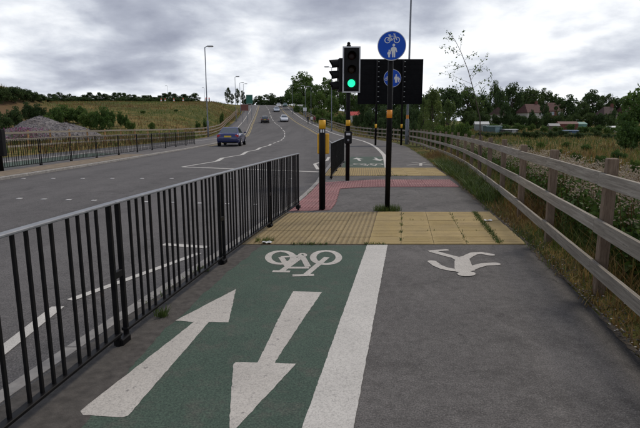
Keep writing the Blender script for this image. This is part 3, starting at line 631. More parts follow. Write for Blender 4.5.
# ------------------------------------------------------------------ signals, signs, poles
def pole(root, h, r, mat=None, name='pole', n=16, z0=-.05):
    return MB().lathe([(r, z0), (r, h - .01), (r * .8, h)], n).build(name, mat or M_black, root, True)
def ringband(root, r, z0, z1, mat, name='band'): return MB().lathe([(r, z0), (r, z1)], 16).build(name, mat, root, True)
RX = Matrix.Rotation(math.pi / 2, 3, 'X')            # lathe axis to -Y (towards the viewer)
def signal_head(root, c, rz, lit, w_=.46, h=1.2, board=True):
    R3 = Matrix.Rotation(rz, 3, 'Z')
    def W(p): return R3 @ Vector(p) + Vector(c)
    if board:
        MB().box(W((0, .02, 0)), (w_, .02, h), rz).build('backing_board', M_matt, root)
        m = MB(); b = .035
        for cx, cz, sx, sz in ((0, h / 2 - b / 2, w_, b), (0, -h / 2 + b / 2, w_, b), (w_ / 2 - b / 2, 0, b, h - 2 * b), (-w_ / 2 + b / 2, 0, b, h - 2 * b)): m.box(W((cx, .006, cz)), (sx, .008, sz), rz)
        m.build('white_border', M_silver, root)
    hs = MB().box(W((0, .08, 0)), (.31, .2, h - .14), rz, bev=.02).build('signal_housing', M_matt, root)
    for k, zc_ in enumerate(((h - .14) / 3, 0, -(h - .14) / 3)):
        mats = [M_lensr, M_lensa, M_lensr]; mt = (M_lensr, M_lensa, M_matt)[k]
        if lit == k: mt = M_lit if k == 2 else M_litred
        MB().lathe([(.1, -.01), (.1, .012), (.08, .02), (.03, .024)], 24, M=R3 @ RX, c=W((0, -.02, zc_))).build('lens', mt, root, True)
        m = MB(); n = 18; vs = []
        for rr in (.125, .117):
            for q in range(n + 1):
                a = math.radians(-35 + 250 * q / n); ln = .24 * (.62 + .38 * max(0, math.sin(a)))
                vs += [W((rr * math.cos(a), -.018, zc_ + rr * math.sin(a))), W((rr * math.cos(a), -.018 - ln, zc_ + rr * math.sin(a) - .02))]
        o2 = 2 * (n + 1); fs = []
        for q in range(n): fs += [(2 * q, 2 * q + 1, 2 * q + 3, 2 * q + 2), (o2 + 2 * q, o2 + 2 * q + 2, o2 + 2 * q + 3, o2 + 2 * q + 1), (2 * q + 1, o2 + 2 * q + 1, o2 + 2 * q + 3, 2 * q + 3)]
        m.add(vs, fs).build('visor', M_matt, root)
D1 = 13.75; zb, zt = topz(93, D1), topz(47, D1); hc = (zb + zt) / 2; hh = zt - zb
t = thing('traffic_signal', (.76, D1, pathz(.76, D1)), 'black traffic signal with pale border showing green on a black pole', 'traffic signal')
zo = float(pathz(.76, D1))
pole(t, zt + .06 - zo, .057); sx = atx(350, D1) - .76
signal_head(t, (sx - .0, -.12, hc - zo), 0, 2, .47, hh)
signal_head(t, (-.26, .1, hc - .12 - zo), -math.radians(82), -1, .44, 1.0, False)
MB().box((-.12, .03, hc + .2 - zo), (.22, .05, .05)).box((-.12, .03, hc - .4 - zo), (.22, .05, .05)).build('bracket', M_matt, t)
ringband(t, .061, topz(126, D1) - zo, topz(120, D1) - zo, M_yellow)
MB().lathe([(.03, zt + .02 - zo), (.045, zt + .1 - zo), (.02, zt + .13 - zo)], 12).build('cap', M_matt, t)
pb = MB().box((0, -.13, (topz(131, D1) + topz(143.5, D1)) / 2 - zo), (.2, .13, topz(131, D1) - topz(143.5, D1)), bev=.02).build('push_button_box', M_matt, t)
MB().box((0, -.197, topz(134, D1) - zo), (.11, .008, .06), bev=.003).build('display', M_silver, pb)
MB().lathe([(.03, 0), (.03, .015), (.02, .02)], 14, M=RX, c=(0, -.194, topz(140, D1) - zo)).build('push_button', M_galv, pb)
MB().lathe([(.1, -.04), (.1, .01), (.06, .02)], 16).build('base_collar', M_kerb, t)

D2 = 9.02; X2 = .04; zo = float(pathz(X2, D2))
t = thing('push_button_post', (X2, D2, zo), 'short black post with yellow band and yellow box at the crossing', 'post')
pole(t, topz(118.6, D2) - zo, .057)
ringband(t, .061, topz(128.6, D2) - zo, topz(120, D2) - zo, M_yellow)
m = MB(); zc_ = topz(131, D2) - zo
for dx in (-.02, .022): m.box((dx, -.0585, zc_), (.026, .006, .055), bev=.002)
m.build('white_symbol', M_signwhite, t)
yb_ = MB().box((.018, .075, (topz(133.5, D2) + topz(154, D2)) / 2 - zo), (.215, .11, topz(133.5, D2) - topz(154, D2)), bev=.015).build('push_button_box', M_yellow, t)
MB().lathe([(.03, 0), (.03, .02)], 14, M=Matrix.Rotation(-math.pi / 2, 3, 'X'), c=(.018, .128, topz(146, D2) - zo)).build('push_button', M_galv, yb_)

# symbols for the round signs (unit disc, x right, z up)
def sym_cycle(m, cx, cz, s, y, W):
    def tubeline(p_, wd):
        L_, R_ = stroke(p_, wd); n = len(p_); vs = [W(a.x, y, a.y) for a in L_] + [W(b.x, y, b.y) for b in R_]
        m.add(vs, [(i, i + 1, n + i + 1, n + i) for i in range(n - 1)])
    def ring(ax, az, r, wd):
        n = 20; p_ = [(ax + r * math.cos(6.2832 * k / n), az + r * math.sin(6.2832 * k / n)) for k in range(n + 1)]; tubeline(p_, wd)
    for dx in (-.62, .62): ring(cx + dx * s, cz, .36 * s, .1 * s)
    for p_ in ([(-.62, 0), (-.3, .5), (.35, .5), (0, -.02), (-.62, 0)], [(-.36, .62), (0, -.02)], [(.28, .74), (.62, 0)], [(-.52, .66), (-.22, .66)], [(.12, .78), (.4, .76)]):
        tubeline([(cx + a * s, cz + b * s) for a, b in p_], .1 * s)
def sym_person(m, cx, cz, s, y, W):
    pts = [(-.10, 0), (-.02, 0), (0, .42), (.02, 0), (.12, 0), (.13, .5), (.16, .5), (.22, .36), (.27, .4), (.2, .68), (.08, .76), (-.08, .76), (-.2, .68), (-.27, .4), (-.21, .36), (-.15, .5)]
    m.add([W(cx + a * s, y, cz + b * s) for a, b in pts], [tuple(range(len(pts)))])
    m.add([W(cx + .1 * s * math.cos(q), y, cz + .89 * s + .11 * s * math.sin(q)) for q in np.linspace(0, 6.28, 15)[:-1]], [tuple(range(14))])
def blue_sign(nm, x, d, pyc, pxw, rz, label, divided, bandpy, ptop, r=.057):
    zo = float(pathz(x, d)); t = thing(nm, (x, d, zo), label, 'sign'); pole(t, ptop - zo, r)
    R = pxw / F * d * .985 / 2; zc_ = topz(pyc, d) - zo; R3 = Matrix.Rotation(rz, 3, 'Z'); off = r + .035
    def W(a, y, b): return R3 @ Vector((a * R, y, b * R)) + Vector((dxs, -off, zc_))
    dxs = 0.
    plate = MB().lathe([(R, -.012), (R, .004)], 48, M=R3 @ RX, c=(dxs, -off, zc_)).build('sign_plate', M_matt, t)
    MB().lathe([(R * .995, .004), (R * .995, .0055)], 48, M=R3 @ RX, c=(dxs, -off, zc_)).build('white_rim', M_signwhite, plate)
    MB().lathe([(R * .955, .0055), (R * .955, .0075)], 48, M=R3 @ RX, c=(dxs, -off, zc_)).build('blue_face', M_signblue, plate)
    m = MB()
    if divided:
        sym_cycle(m, -.45, -.1, .42, -.0095, W); sym_person(m, .42, -.5, .95, -.0095, W); sym_person(m, .72, -.42, .6, -.0095, W)
        m.add([W(-.03, -.0095, -.82), W(.03, -.0095, -.82), W(.03, -.0095, .82), W(-.03, -.0095, .82)], [(0, 1, 2, 3)])
    else:
        sym_cycle(m, .02, .38, .52, -.0095, W); sym_person(m, .14, -.78, .92, -.0095, W); sym_person(m, -.17, -.78, .52, -.0095, W)
    m.build('white_symbol', M_signwhite, plate)
    MB().box((0, -r * .6, zc_ + .1), (.09, r * 1.1, .04)).box((0, -r * .6, zc_ - .1), (.09, r * 1.1, .04)).build('clip', M_galv, t)
    if bandpy: ringband(t, r + .003, topz(bandpy[1], d) - zo, topz(bandpy[0], d) - zo, M_orange)
    return t
blue_sign('cycle_sign', 1.19, 8.7, 46.5, 27.5, math.radians(-7), 'round blue sign with bicycle above adult and child on black pole', False, (110, 118), topz(36, 8.7), .045)
blue_sign('cycle_sign', 2.06, 14.7, 78.5, 17, math.radians(-3), 'round blue sign in front of the dark board divided between bicycle and walkers', True, None, topz(68, 14.7), .04)

# large direction sign seen from behind
D3 = 38.0; t = thing('direction_sign', (5.15, D3, 0), 'large dark back of a direction sign on two posts by the path', 'sign')
xa, xb = atx(357, D3), atx(420.5, D3); z0, z1 = topz(104, D3), topz(59, D3); nP = 9
for k in range(nP):
    a = z0 + (z1 - z0) * k / nP; b = z0 + (z1 - z0) * (k + 1) / nP
    MB().box(((xa + xb) / 2 - 5.15, .06, (a + b) / 2), (xb - xa, .03, b - a + .004), bev=.012).build('sign_plank', M_signback, t)
for x in (4.19, 6.12):
    MB().lathe([(.075, -.05), (.075, z1 - .05), (.06, z1 - .04)], 14, c=(x - 5.15, -.05, 0)).build('post', M_black, t, True)
    MB().lathe([(.079, topz(128, D3)), (.079, topz(124, D3))], 14, c=(x - 5.15, -.05, 0)).build('band', M_yellow, t, True)
for k in range(nP):
    zz_ = z0 + (z1 - z0) * (k + .5) / nP
    for x in (4.19, 6.12):
        MB().box((x - 5.15 + .13, .03, zz_), (.13, .03, .022)).build('clip', M_silver, t)
xx = (xa + xb) / 2 - 5.15
MB().box((xa - 5.15 + .02, .035, (z0 + z1) / 2), (.04, .02, z1 - z0)).build('edge_strip', M_signback, t); MB().box((xb - 5.15 - .02, .035, (z0 + z1) / 2), (.04, .02, z1 - z0)).build('edge_strip', M_signback, t)

# lamp columns
def lamp(x, y, h, label, group=None, arm=1.3, side=-1, rb=.1, zfn=None, bandz=None, colr=None):
    z = (zfn or Zf)(x, y); t = thing('street_lamp', (x, y, z), label, 'street lamp', group)
    MB().lathe([(rb, -.3), (rb, 1.9), (rb * .62, 2.0), (rb * .6, 2.05), (rb * .42, h - .1), (rb * .42, h)], 14).build('column', colr or M_grey, t, True)
    MB().tube([(0, 0, h - .05), (side * .15, 0, h + .05), (side * arm, 0, h + .12)], [.045, .04, .035], 8).build('arm', colr or M_grey, t)
    ln = MB().box((side * (arm + .3), 0, h + .11), (.75, .28, .14), bev=.05).build('lantern', M_galv, t)
    MB().box((side * (arm + .3), 0, h + .035), (.5, .2, .03)).build('diffuser', M_signwhite, ln)
    MB().box((0, -rb, .9), (.1, .02, .5), bev=.004).build('door', colr or M_grey, t)
    if bandz: MB().lathe([(rb * .62 + .006, bandz[0]), (rb * .62 + .006, bandz[1])], 14).build('band', M_orange, t)
    return t
lamp(6.95, 40.3, 12, 'tall grey lamp column rising past the large dark sign', rb=.15, zfn=lambda x, y: 0., bandz=(2.0, 2.28))
lamp(-13.75, 62, 10.6, 'tall grey lamp column beside the blue car and timber fence', arm=.35, side=1, zfn=Zf, rb=.12)
d = 112; lamp(atx(236.5, d), d, topz(77, d) - Zf(atx(236.5, d), d), 'lamp column on the verge before the brown sign', arm=.3, side=1)
for px, py, d in ((241, 83, 138), (244.5, 84, 150)): lamp(atx(px, d), d, topz(py, d) - Zf(atx(px, d), d), 'thin far lamp column behind the green sign on the hill', 'far lamp columns up the hill', arm=.5, side=1)
d = 80; lamp(atx(331.5, d), d, topz(67.5, d) - Zf(atx(331.5, d), d), 'grey lamp column behind the fence bend with arm over the path', arm=.5)
for px, py, d in ((292.5, 86, 140), (305.3, 86, 128), (311, 87, 118)):
    lamp(atx(px, d, 5), d, topz(py, d) - Zf(atx(px, d, 5), d), 'slender lamp column in front of the big trees on the hill', 'lamp columns before the big trees', arm=.4, rb=.09)
for px, py, d in ((168.5, 86, 200), (205, 88, 200)): lamp(atx(px, d, 9), d, topz(py, d) - Zf(atx(px, d, 9), d), 'thin distant mast on the embankment top', 'distant masts on the embankment', arm=.25, rb=.09)

# far road signs
def board_sign(nm, px0, px1, py0, py1, d, label, mat, stripe=None):
    x0, x1 = atx(px0, d), atx(px1, d); x = (x0 + x1) / 2; z = Zf(x, d); t = thing(nm, (x, d, z), label, 'sign')
    za, zb_ = topz(py1, d) - z, topz(py0, d) - z; wd = x1 - x0
    pl = MB().box((0, -.06, (za + zb_) / 2), (wd, .04, zb_ - za), bev=.01).build('sign_plate', mat, t); m = MB()
    for a, b, c_, e_ in ((0, .47, .9, .02), (0, -.47, .9, .02)): m.box((a * wd, -.083, (za + zb_) / 2 + b * (zb_ - za)), (c_ * wd, .006, e_ * (zb_ - za)))
    m.build('border', M_signwhite, pl)
    for s in (-.3, .3): MB().lathe([(.06, -.3), (.06, zb_ - .1)], 10, c=(s * wd, 0, 0)).build('post', M_galv, t)
    return t
M_sgreen = simple('green sign face', (.012, .13, .085), .45, var=.1); M_sbrown = simple('brown sign face', (.16, .05, .035), .45, var=.1)
board_sign('direction_sign', 247, 253.4, 94.7, 104, 118, 'green direction sign on posts left of the climbing road', M_sgreen)
board_sign('tourist_sign', 241.5, 249, 104.2, 111, 104, 'brown sign on posts below the green sign', M_sbrown)
board_sign('notice_sign', 303.2, 306.8, 107.6, 111, 112, 'small white sign on posts beside the rising path', M_signwhite)

# box on a post at the left edge
bx, by = G(2, 171); t = thing('control_box', (bx, by, 0), 'black box with a pale label on a black post before the far railing', 'control box')
za, zb_ = topz(156, by), topz(128.8, by); wd = .56
MB().lathe([(.06, -.05), (.06, zb_ - .1)], 14).build('post', M_black, t, True)
cb_ = MB().box((0, -.16, (za + zb_) / 2), (wd, .22, zb_ - za), bev=.02).build('casing', M_matt, t)
MB().box((.1, -.273, zb_ - .1), (.2, .006, .06), bev=.002).build('label_plate', M_signwhite, cb_); MB().box((0, -.272, (za + zb_) / 2 + .12), (wd - .02, .004, .01)).build('lid_seam', M_rubber, cb_)

# ------------------------------------------------------------------ cars
def make_car(label, paint, hatch=False, bumper=None):
    t = thing('car', (0, 0, 0), label, 'car')
    S = [(-2.24, .66, .36, .72, .0), (-2.2, .78, .3, .86, .0), (-2.12, .83, .26, .95, 0), (-1.75, .855, .22, .985, 0), (-1.2, .87, .2, .975, 0), (0, .875, .2, .955, 0), (.9, .865, .2, .93, 0), (1.3, .86, .2, .89, 0), (1.85, .83, .22, .80, 0), (2.12, .76, .26, .70, 0), (2.22, .62, .34, .58, 0)]
    m = MB(); vs = []
    for y, w_, zb_, zt_, _ in S:
        h = zt_ - zb_; half = [(w_ * .55, zb_), (w_ * .93, zb_ + .02), (w_ * .985, zb_ + .2 * h), (w_, zb_ + .5 * h), (w_ * .985, zb_ + .74 * h), (w_ * .93, zb_ + .93 * h), (w_ * .8, zt_), (w_ * .4, zt_ + .02)]
        vs += [(x, y, z) for x, z in half] + [(-x, y, z) for x, z in reversed(half)]
    n = 16; fs = [(i * n + k, i * n + (k + 1) % n, (i + 1) * n + (k + 1) % n, (i + 1) * n + k) for i in range(len(S) - 1) for k in range(n)] + [tuple(range(n - 1, -1, -1)), tuple((len(S) - 1) * n + k for k in range(n))]
    body = m.add(vs, fs).build('body', paint, t, True)
    yb0, yb1 = (-1.95, .98) if hatch else (-1.72, .98); yt0, yt1 = (-1.45, .12) if hatch else (-.92, .12)
    b4 = [(-.74, yb0, .96), (.74, yb0, .96), (.75, yb1, .93), (-.75, yb1, .93)]; wt = .57; t4 = [(-wt, yt0, 1.385), (wt, yt0, 1.385), (wt, yt1, 1.385), (-wt, yt1, 1.385)]
    MB().add(b4 + t4, [(4, 5, 6, 7), (0, 1, 5, 4), (1, 2, 6, 5), (2, 3, 7, 6), (3, 0, 4, 7)]).build('cabin', paint, t)
    def quad(i, j, u0, u1, v0, v1, nm):             # pane on a cabin face
        A, B, C, D = Vector(b4[i]), Vector(b4[j]), Vector(t4[j]), Vector(t4[i]); nrm = (B - A).cross(D - A).normalized()
        P_ = lambda u, v: (A.lerp(B, u)).lerp(D.lerp(C, u), v) + nrm * .008
        MB().add([P_(u0, v0), P_(u1, v0), P_(u1, v1), P_(u0, v1)], [(0, 1, 2, 3)]).build(nm, M_glass, t)
    quad(0, 1, .07, .93, .1, .9, 'rear_window'); quad(2, 3, .06, .94, .08, .92, 'windscreen')
    for i, j in ((1, 2), (3, 0)):
        for a, b in ((.12, .46), (.5, .84)): quad(i, j, a, b, .1, .9, 'side_window')
    rf = [(-wt, yt0, 1.385), (wt, yt0, 1.385), (wt, yt1, 1.385), (-wt, yt1, 1.385)]
    MB().add(rf + [(x * .8, y * .86 - .03, 1.425) for x, y, z in rf], [(4, 5, 6, 7), (0, 1, 5, 4), (1, 2, 6, 5), (2, 3, 7, 6), (3, 0, 4, 7)]).build('roof', paint, t, True)
    MB().box((0, -2.2, .47), (1.62, .16, .2), bev=.05).build('bumper', bumper or paint, t); MB().box((0, 2.17, .44), (1.5, .16, .2), bev=.05).build('bumper', bumper or paint, t)
    MB().box((0, -2.18, .3), (1.3, .1, .1)).build('valance', M_matt, t)
    for s in (-1, 1):
        MB().box((s * .66, -2.155, .77), (.27, .14, .19), bev=.03).build('tail_light', M_tail, t); MB().box((s * .62, 2.12, .62), (.26, .14, .13), bev=.03).build('headlight', M_signwhite, t)
        MB().box((s * .95, .62, 1.0), (.18, .1, .12), bev=.03).box((s * .86, .64, .96), (.1, .05, .05)).build('mirror', paint, t)
        for y in (-1.33, 1.36):
            M = Matrix.Rotation(s * math.pi / 2, 3, 'Y')
            MB().lathe([(.36, -.02), (.36, .012), (.33, .02)], 24, M=M, c=(s * .862, y, .32)).build('wheel_arch', M_matt, t)
            wv = MB().lathe([(.2, -.16), (.29, -.16), (.31, -.12), (.31, .02), (.29, .045), (.2, .045)], 24, M=M, c=(s * .84, y, .31)).build('wheel', M_rubber, t)
            MB().lathe([(.2, .0), (.2, .05), (.17, .054), (.06, .04), (.05, .056)], 20, M=M, c=(s * .84, y, .31)).build('rim', M_chrome, wv)
    MB().box((0, -2.235, .74), (.54, .02, .12), bev=.004).build('number_plate', simple('yellow plate', (.72, .5, .04), .4), t)
    MB().lathe([(.03, 0), (.03, .1)], 10, M=RX, c=(-.45, -2.18, .27)).build('exhaust', M_chrome, t)
    return t
def put_car(t, px, py, toward, x=None):
    d = ray(px, py); k = 5.
    while k < 400 and H + d[2] * k > float(prof(d[1] * k)) + ROADZ: k += .05
    cx, cy = d[0] * k, d[1] * k; cy += 2.2
    y0 = cy; sl = (float(prof(y0 + 2)) - float(prof(y0 - 2))) / 4; hd_ = -(float(xl(y0 + 2)) - float(xl(y0 - 2))) / 4
    t.rotation_euler = (math.atan(sl) * (-1 if toward else 1), 0, math.atan(hd_) + (math.pi if toward else 0)); t.location = (cx, cy, float(prof(cy)) + ROADZ + .005)
cp = lambda n, c: simple(n, c, .25, .1, var=.03, coat=.8)
put_car(make_car('dark blue saloon car with red tail lights driving away', cp('blue car paint', (.008, .018, .12)), bumper=simple('blue bumper', (.008, .016, .08), .4)), 227.3, 146.6, False)
put_car(make_car('small black car driving away up the hill', cp('black car paint', (.01, .01, .012)), True), 264, 123.2, False)
put_car(make_car('white car coming down the hill opposite the black car', cp('white car paint', (.72, .74, .77)), True), 283.5, 122, True)
put_car(make_car('pale silver car higher up the hill behind the white car', cp('silver car paint', (.5, .55, .62)), True), 276, 112, True)
put_car(make_car('white car near the crest of the road', cp('crest car paint', (.7, .7, .7)), True), 278.3, 107.2, True)
put_car(make_car('dark green car near the crest of the road', cp('green car paint', (.02, .09, .06)), True), 284.8, 107.0, True)

# ------------------------------------------------------------------ people on the path
def person(x, y, label, top, legs, stride, hgt=1.72):
    z = float(pathz(x, y)); t = thing('person', (x, y, z), label, 'person'); s = hgt / 1.75
    J = dict(pel=(0, 0, .95), che=(0, 0, 1.32), nek=(0, 0, 1.5), hd=(0, -.02, 1.62), ht=(0, -.02, 1.74), hl=(-.1, 0, .92), hr=(.1, 0, .92), kl=(-.11, -.08 * stride, .5), kr=(.11, .06 * stride, .5), al=(-.11, .1 * stride, .09), ar=(.11, -.12 * stride, .09), tl=(-.12, .1 * stride - .15, .04), tr=(.12, -.12 * stride - .15, .04),
             sl=(-.19, 0, 1.42), sr=(.19, 0, 1.42), el=(-.25, .04 * stride, 1.14), er=(.25, -.02 * stride, 1.14), wl=(-.25, -.1 * stride, .9), wr=(.25, .06 * stride - .08, .9), fl=(-.25, -.13 * stride, .8), fr=(.25, .06 * stride - .1, .8))
    R_ = dict(pel=.16, che=.17, nek=.065, hd=.1, ht=.06, hl=.1, hr=.1, kl=.07, kr=.07, al=.05, ar=.05, tl=.04, tr=.04, sl=.075, sr=.075, el=.05, er=.05, wl=.035, wr=.035, fl=.03, fr=.03)
    E_ = [('pel', 'che'), ('che', 'nek'), ('nek', 'hd'), ('hd', 'ht'), ('pel', 'hl'), ('pel', 'hr'), ('hl', 'kl'), ('hr', 'kr'), ('kl', 'al'), ('kr', 'ar'), ('al', 'tl'), ('ar', 'tr'), ('che', 'sl'), ('che', 'sr'), ('sl', 'el'), ('sr', 'er'), ('el', 'wl'), ('er', 'wr'), ('wl', 'fl'), ('wr', 'fr')]
    ks_ = list(J); me = bpy.data.meshes.new('body'); me.from_pydata([[c * s for c in J[k]] for k in ks_], [(ks_.index(a), ks_.index(b)) for a, b in E_], [])
    o = link('body', me, t); mod = o.modifiers.new('skin', 'SKIN')
    for v, k in zip(me.skin_vertices[0].data, ks_): v.radius = (R_[k] * s, R_[k] * s * .85); v.use_root = k == 'pel'
    o.modifiers.new('sub', 'SUBSURF').levels = 1
    dg = bpy.context.evaluated_depsgraph_get(); m2 = bpy.data.meshes.new_from_object(o.evaluated_get(dg)); o.modifiers.clear(); o.data = m2
    m2.materials.clear()
    for mm in (M_skin, top, legs): m2.materials.append(mm)
    for p in m2.polygons:
        zc = p.center.z / s; hand = abs(p.center.x) > .2 * s and zc < .9
        p.material_index = 0 if (zc > 1.5 or hand) else (1 if zc > .95 else 2); p.use_smooth = True
    hr_ = MB(); hr_.lathe([(.075, 1.64), (.108, 1.67), (.1, 1.73), (.05, 1.78), (.01, 1.785)], 14, c=(0, .01, 0)); 
    hm = hr_.build('hair', M_hair, t, True); hm.scale = (s, s, s)
M_skin = simple('skin', (.42, .25, .18), .6); M_hair = simple('hair', (.03, .02, .015), .6)
person(-2.45, 102.4, 'person in dark clothes walking on the path ahead', simple('dark top', (.03, .03, .04), .8), simple('dark trousers', (.025, .025, .03), .8), 1.)
person(-1.66, 101.2, 'person in a white top walking on the path', simple('white top', (.7, .7, .7), .8), simple('blue trousers', (.03, .04, .08), .8), -1.)
person(-1.08, 101.5, 'person in a dark red top walking beside the fence', simple('red top', (.22, .04, .06), .8), simple('black trousers', (.02, .02, .02), .8), .9)

# ------------------------------------------------------------------ gravel heap
def heap():
    cx, cy = -26.4, 49.; n = 90; g = np.linspace(-1, 1, n); X, Y = np.meshgrid(g, g); 
    dome = lambda cx_, rx_, ry_, h_: h_ * np.clip(1 - np.hypot((X - cx_) / rx_, Y / ry_) ** 1.5, 0, 1)
    A = dome(-.12, .6, .85, 2.55); B = dome(.28, .62, .8, 1.85); C_ = dome(-.54, .44, .7, 1.3)
    Hh = np.maximum(np.maximum(A, B), C_); k = 6.0
    Hh = Hh + (rng.uniform(-.035, .035, X.shape) + vnoise(X * k, Y * k, 2.2, 9) * .08) * (Hh > .05) - .12
    wx = cx + X * k; wy = cy + Y * k * .9; V = np.stack([wx - cx, wy - cy, Hh + np.array(Z(wx, wy)) - Zf(cx, cy)], -1).reshape(-1, 3)
    i = (np.arange(n - 1)[:, None] * n + np.arange(n - 1)[None]).ravel(); t = thing('gravel_heap', (cx, cy, Zf(cx, cy)), 'grey heap of crushed stone behind the far timber fence', 'gravel heap')
    link('mound', npmesh('mound', V, np.stack([i, i + 1, i + n + 1, i + n], 1), M_heap), t)
    m = MB(); ico = [(1, 0, 0), (-1, 0, 0), (0, 1, 0), (0, -1, 0), (0, 0, 1), (0, 0, -1)]; ic = [(0, 2, 4), (2, 1, 4), (1, 3, 4), (3, 0, 4), (2, 0, 5), (1, 2, 5), (3, 1, 5), (0, 3, 5)]
    pts = V[(Hh.ravel() > .1)]; sel = rng.choice(len(pts), 1500)
    for q in sel:
        r_ = rng.uniform(.03, .065); c = pts[q] + rng.uniform(-.06, .06, 3); rot = Matrix.Rotation(rng.uniform(0, 6), 3, 'Z') @ Matrix.Rotation(rng.uniform(0, 6), 3, 'X')
        m.add([rot @ Vector((a[0] * r_ * rng.uniform(.6, 1.2), a[1] * r_ * rng.uniform(.6, 1.2), a[2] * r_)) + Vector(c) for a in ico], ic)
    tag(m.build('loose_stones', M_heap, t), kind='stuff')
heap()

# ------------------------------------------------------------------ trees and shrubs
def leaves(cent, rad, per, size, r_, squash=.8, up=.3):
    C_ = np.repeat(cent, per, 0); Rr = np.repeat(rad, per); n = len(C_)
    d = r_.normal(size=(n, 3)); d /= np.linalg.norm(d, axis=1)[:, None]; P_ = C_ + d * (Rr * r_.uniform(.35, 1.05, n) ** .7)[:, None] * np.array([1, 1, squash])
    a = d * .7 + r_.normal(size=(n, 3)) * .7; a[:, 2] -= up; a /= np.linalg.norm(a, axis=1)[:, None]
    b = np.cross(a, r_.normal(size=(n, 3))); b /= np.linalg.norm(b, axis=1)[:, None]; s = size * r_.uniform(.6, 1.35, n)[:, None]
    return np.stack([P_ - a * s * .5, P_ + b * s * .36, P_ + a * s * .62, P_ - b * s * .36], 1)
def quads(Q): V = Q.reshape(-1, 3); return V, np.arange(len(V)).reshape(-1, 4)
def tree_mesh(kind, seed):
    """unit-height tree: returns trunk mesh, crown mesh"""
    r_ = np.random.default_rng(seed); tb = MB(); cents = []; rads = []
    if kind == 'broad':
        n = 70; zc, rz_, rxy = .56, .42, .38; 
        while len(cents) < n:
            p = r_.uniform(-1, 1, 3); q = np.linalg.norm(p)
            if .35 < q < 1: cents.append((p[0] * rxy * (1 + .2 * p[2]), p[1] * rxy, zc + p[2] * rz_)); rads.append(r_.uniform(.075, .15))
        per, size, mat = 80, .044, M_leaf
    elif kind == 'poplar':
        for k in range(34): z = r_.uniform(.12, .97); w_ = .13 * math.sin(math.pi * min(1, (1.02 - z) * .8 + .15)); a = r_.uniform(0, 6.28); cents.append((w_ * math.cos(a), w_ * math.sin(a), z)); rads.append(r_.uniform(.04, .075))
        per, size, mat = 70, .034, M_leafd
    elif kind == 'pine':
        for k in range(64):
            z = r_.uniform(.08, .97); w_ = .34 * (1.05 - z) ** .6 * r_.uniform(.1, 1.1); a = r_.uniform(0, 6.28); cents.append((w_ * math.cos(a), w_ * math.sin(a), z)); rads.append(r_.uniform(.06, .11))
        per, size, mat = 64, .042, M_leafd
    elif kind == 'bush':
        n = 55
        while len(cents) < n:
            p = r_.uniform(-1, 1, 3)
            if .3 < np.linalg.norm(p) < 1: cents.append((p[0] * .52, p[1] * .52, .47 + p[2] * .4)); rads.append(r_.uniform(.1, .19))
        per, size, mat = 85, .06, M_leaf
    elif kind == 'willow':
        n = 90
        for k in range(n):
            z = r_.uniform(.05, .98); w_ = .40 * (1.06 - z) ** .55 * math.sqrt(r_.uniform(.05, 1)); a = r_.uniform(0, 6.28); cents.append((w_ * math.cos(a), w_ * math.sin(a), z)); rads.append(r_.uniform(.04, .085))
        per, size, mat = 95, .028, M_leafl
    cents = np.array(cents); rads = np.array(rads); squash = {'poplar': 1.4, 'willow': 1.5}.get(kind, .75)
    Q = leaves(cents, rads, per, size, r_, squash)
    top = .9 if kind in ('pine', 'poplar', 'willow') else .62
    bend = r_.uniform(-.02, .02, 2); tr = [.028, .022, .012]
    if kind == 'bush': tr = [.03, .025, .015]; top = .5
    if kind == 'willow': tr = [.016, .012, .004]
    tb.tube([(0, 0, -.05), (bend[0], bend[1], top * .5), (bend[0] * 2, bend[1] * 2, top)], tr, 8)
    for k in r_.choice(len(cents), min(16, len(cents)), replace=False):
        c = cents[k]; f = min(top * .85, c[2] * r_.uniform(.45, .8)); s = Vector((bend[0] * 2 * f / top, bend[1] * 2 * f / top, f)); e_ = Vector(c); md = s.lerp(e_, .5) + Vector((0, 0, .02))
        tb.tube([s, md, e_], [.011, .007, .003], 5)
    V, Fq = quads(Q)
    return tb.mesh('trunk', M_bark, True), npmesh('crown', V, Fq, mat)
TM = {k: [tree_mesh(k, 100 * i + s) for s in range(nv)] for i, (k, nv) in enumerate((('broad', 4), ('poplar', 2), ('pine', 3), ('bush', 4), ('willow', 3)))}
NM = dict(broad='broadleaf_tree', poplar='poplar_tree', pine='pine_tree', bush='shrub', willow='young_tree')
CW = dict(broad=.84, poplar=.30, pine=.62, bush=1.25, willow=.84)    # crown width of the unit trees
dark_cache = {}
def tree(kind, px, pytop, d, wpx, label, group, dark=None, sink=0.):
    z = Zf(atx(px, d), d); x = atx(px, d, z); z = Zf(x, d) - sink; h = topz(pytop, d) - z; wd = wpx * d / F / CW[kind]
    if h < .6: h = .6
    i = rnd.randrange(len(TM[kind])); tm, cm = TM[kind][i]
    if dark:
        key = (kind, i, dark.name)
        if key not in dark_cache: c2 = cm.copy(); c2.materials[0] = dark; dark_cache[key] = c2
        cm = dark_cache[key]
    t = thing(NM[kind], (x, d, z), label, 'shrub' if kind == 'bush' else 'tree', group, rnd.uniform(0, 6.28)); t.scale = (wd, wd, h)
    link('trunk', tm, t); link('crown', cm, t); return t
